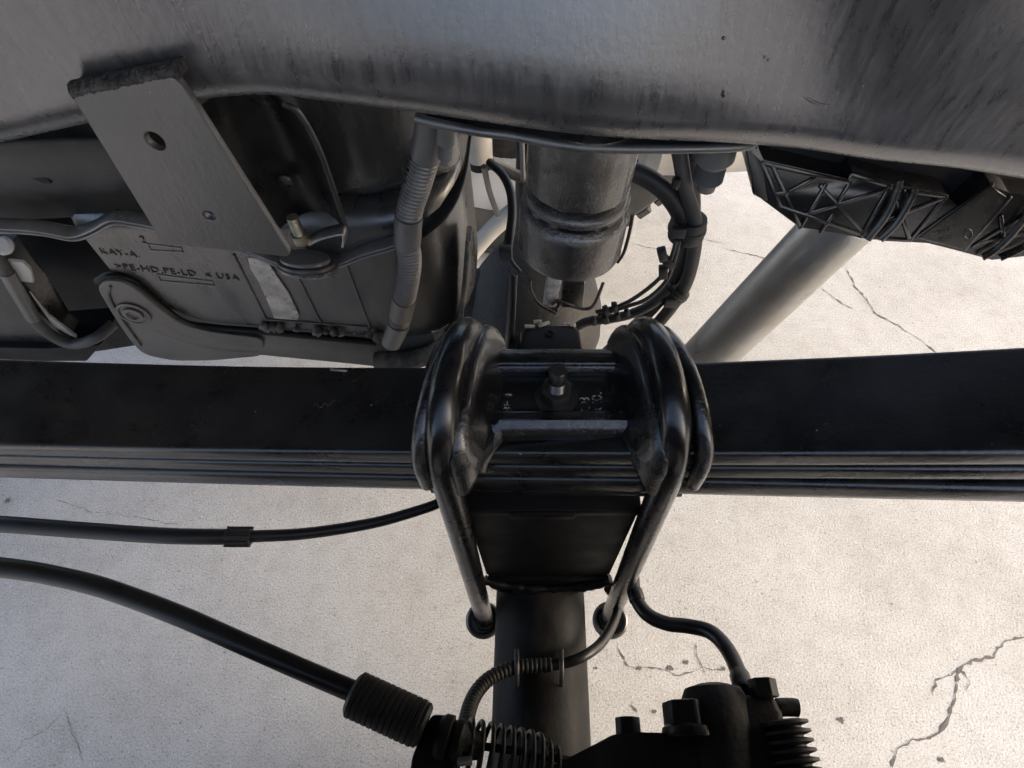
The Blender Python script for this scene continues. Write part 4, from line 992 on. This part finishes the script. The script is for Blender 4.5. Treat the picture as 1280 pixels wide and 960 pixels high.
# ABS wire over the axle tube
aw = root('sensor_wire', (.0, .12, zr(-.57)), 'black sensor wire in corrugated sleeve clipped across the axle tube', 'wire')
za = AZ + AR + .006
wA = [P(760, 735, z=za - .02), P(772, 752, z=za - .035), P(768, 775, z=za - .03), P(752, 803, z=za - .015), P(728, 821, z=za), P(700, 830, z=za), P(672, 832, z=za)]
tube('wire', wA, .0048, M['cable'], aw, 14)
wB = [P(690, 831, z=za), P(668, 832, z=za), P(640, 835, z=za + .002), P(612, 848, z=za + .008), P(594, 868, z=za + .02), P(584, 895, z=za + .04), P(578, 935, z=za + .07)]
corrugated('corrugated_sleeve', wB, .0066, M['rubber'], aw, .0042, .16, 16)
for px, h in ((646, 42), (702, 46)):
    band('wire_clip', [P(px, 812 + 0, z=za - .006), P(px, 822, z=za + .006), P(px, 836, z=za + .008), P(px, 850, z=za + .002), P(px, 858, z=za - .010)], (1, 0, 0), .004, .0015, M['bracket'], aw, 6)

# brake hose to the caliper
bhs = root('caliper_hose', (.1, .1, zr(-.55)), 'black rubber brake hose curling down into the brake caliper', 'brake hose')
wC = [P(790, 690, z=zr(-.56)), P(791, 722, z=zr(-.56)), P(794, 745, z=zr(-.555)), P(808, 767, z=zr(-.55)), P(832, 779, z=zr(-.545)), P(862, 783, z=zr(-.54)), P(888, 790, z=zr(-.53)), P(908, 810, z=zr(-.52)), P(922, 838, z=zr(-.505)), P(928, 862, z=zr(-.49))]
tube('hose', wC, .0062, M['cable'], bhs, 18)
lathe('ferrule', [(.0068, 0), (.0072, .001), (.0072, .010), (.0066, .011)], P(793, 738, z=zr(-.556)), P(797, 752, z=zr(-.553)) - P(793, 738, z=zr(-.556)), M['cable'], bhs, 18)
lathe('ferrule', [(.0068, 0), (.0074, .001), (.0074, .016), (.0062, .018)], P(924, 843, z=zr(-.50)), P(930, 864, z=zr(-.488)) - P(924, 843, z=zr(-.50)), M['cable'], bhs, 18)

# ================================================================== BRAKE CALIPER
cl = root('brake_caliper', (.13, .03, zr(-.56)), 'dark cast brake caliper and bracket with hex bolts below the hose end', 'brake caliper')
zc_ = zr(-.475)
Q = lambda px, py, dz=0.0: P(px, py, z=zc_ + dz)
prism('caliper_bracket', [Q(*p) for p in ((655, 985), (690, 958), (740, 932), (768, 917), (800, 915), (885, 916), (902, 924), (908, 945), (910, 985))], (0, 0, -.05), M['brake'], cl, .003, 3)
hexa('bracket_bolt', Q(786, 922, -.008), (0, 1, 0), .0155, .0125, M['brake_bolt'], cl, .001, (1, 0, .2))
mb = Q(862, 922, -.006)
lathe('bolt_flange', [(.0185, 0), (.019, .002), (.018, .006), (.0155, .008)], mb, (0, 1, 0), M['brake_bolt'], cl, 32)
hexa('guide_bolt', mb + Vector((0, .005, 0)), (0, 1, 0), .030, .0175, M['brake_bolt'], cl, .0022, (1, 0, .35))
lathe('piston_housing', [(.020, -.05), (.024, .0), (.024, .018), (.020, .026), (.010, .029)], Q(898, 912, -.012), (0, 1, 0), M['brake'], cl, 36)
prism('caliper_body', [Q(*p, .004) for p in ((908, 985), (905, 900), (925, 868), (968, 866), (982, 890), (988, 985))], (0, 0, -.05), M['brake'], cl, .006, 3)
hexa('banjo_bolt', Q(956, 872, .002), (0, 1, 0), .0175, .0120, M['brake_bolt'], cl, .001, (1, 0, .3))
tube('bleed_nipple', [Q(972, 884, -.004), Q(990, 884, -.004), Q(997, 885, -.004)], .0060, M['brake'], cl, 16)
bo_ = Q(978, 900, 0); Lby = bo_.y - Q(978, 985, 0).y
pf = []
for k in range(7):
    h0 = Lby * k / 7; pf += [(.011, h0), (.0165, h0 + .0012), (.0168, h0 + .0030), (.011, h0 + .0045)]
lathe('pin_boot', pf, bo_, (0.08, -1, 0), M['rubber'], cl, 32)
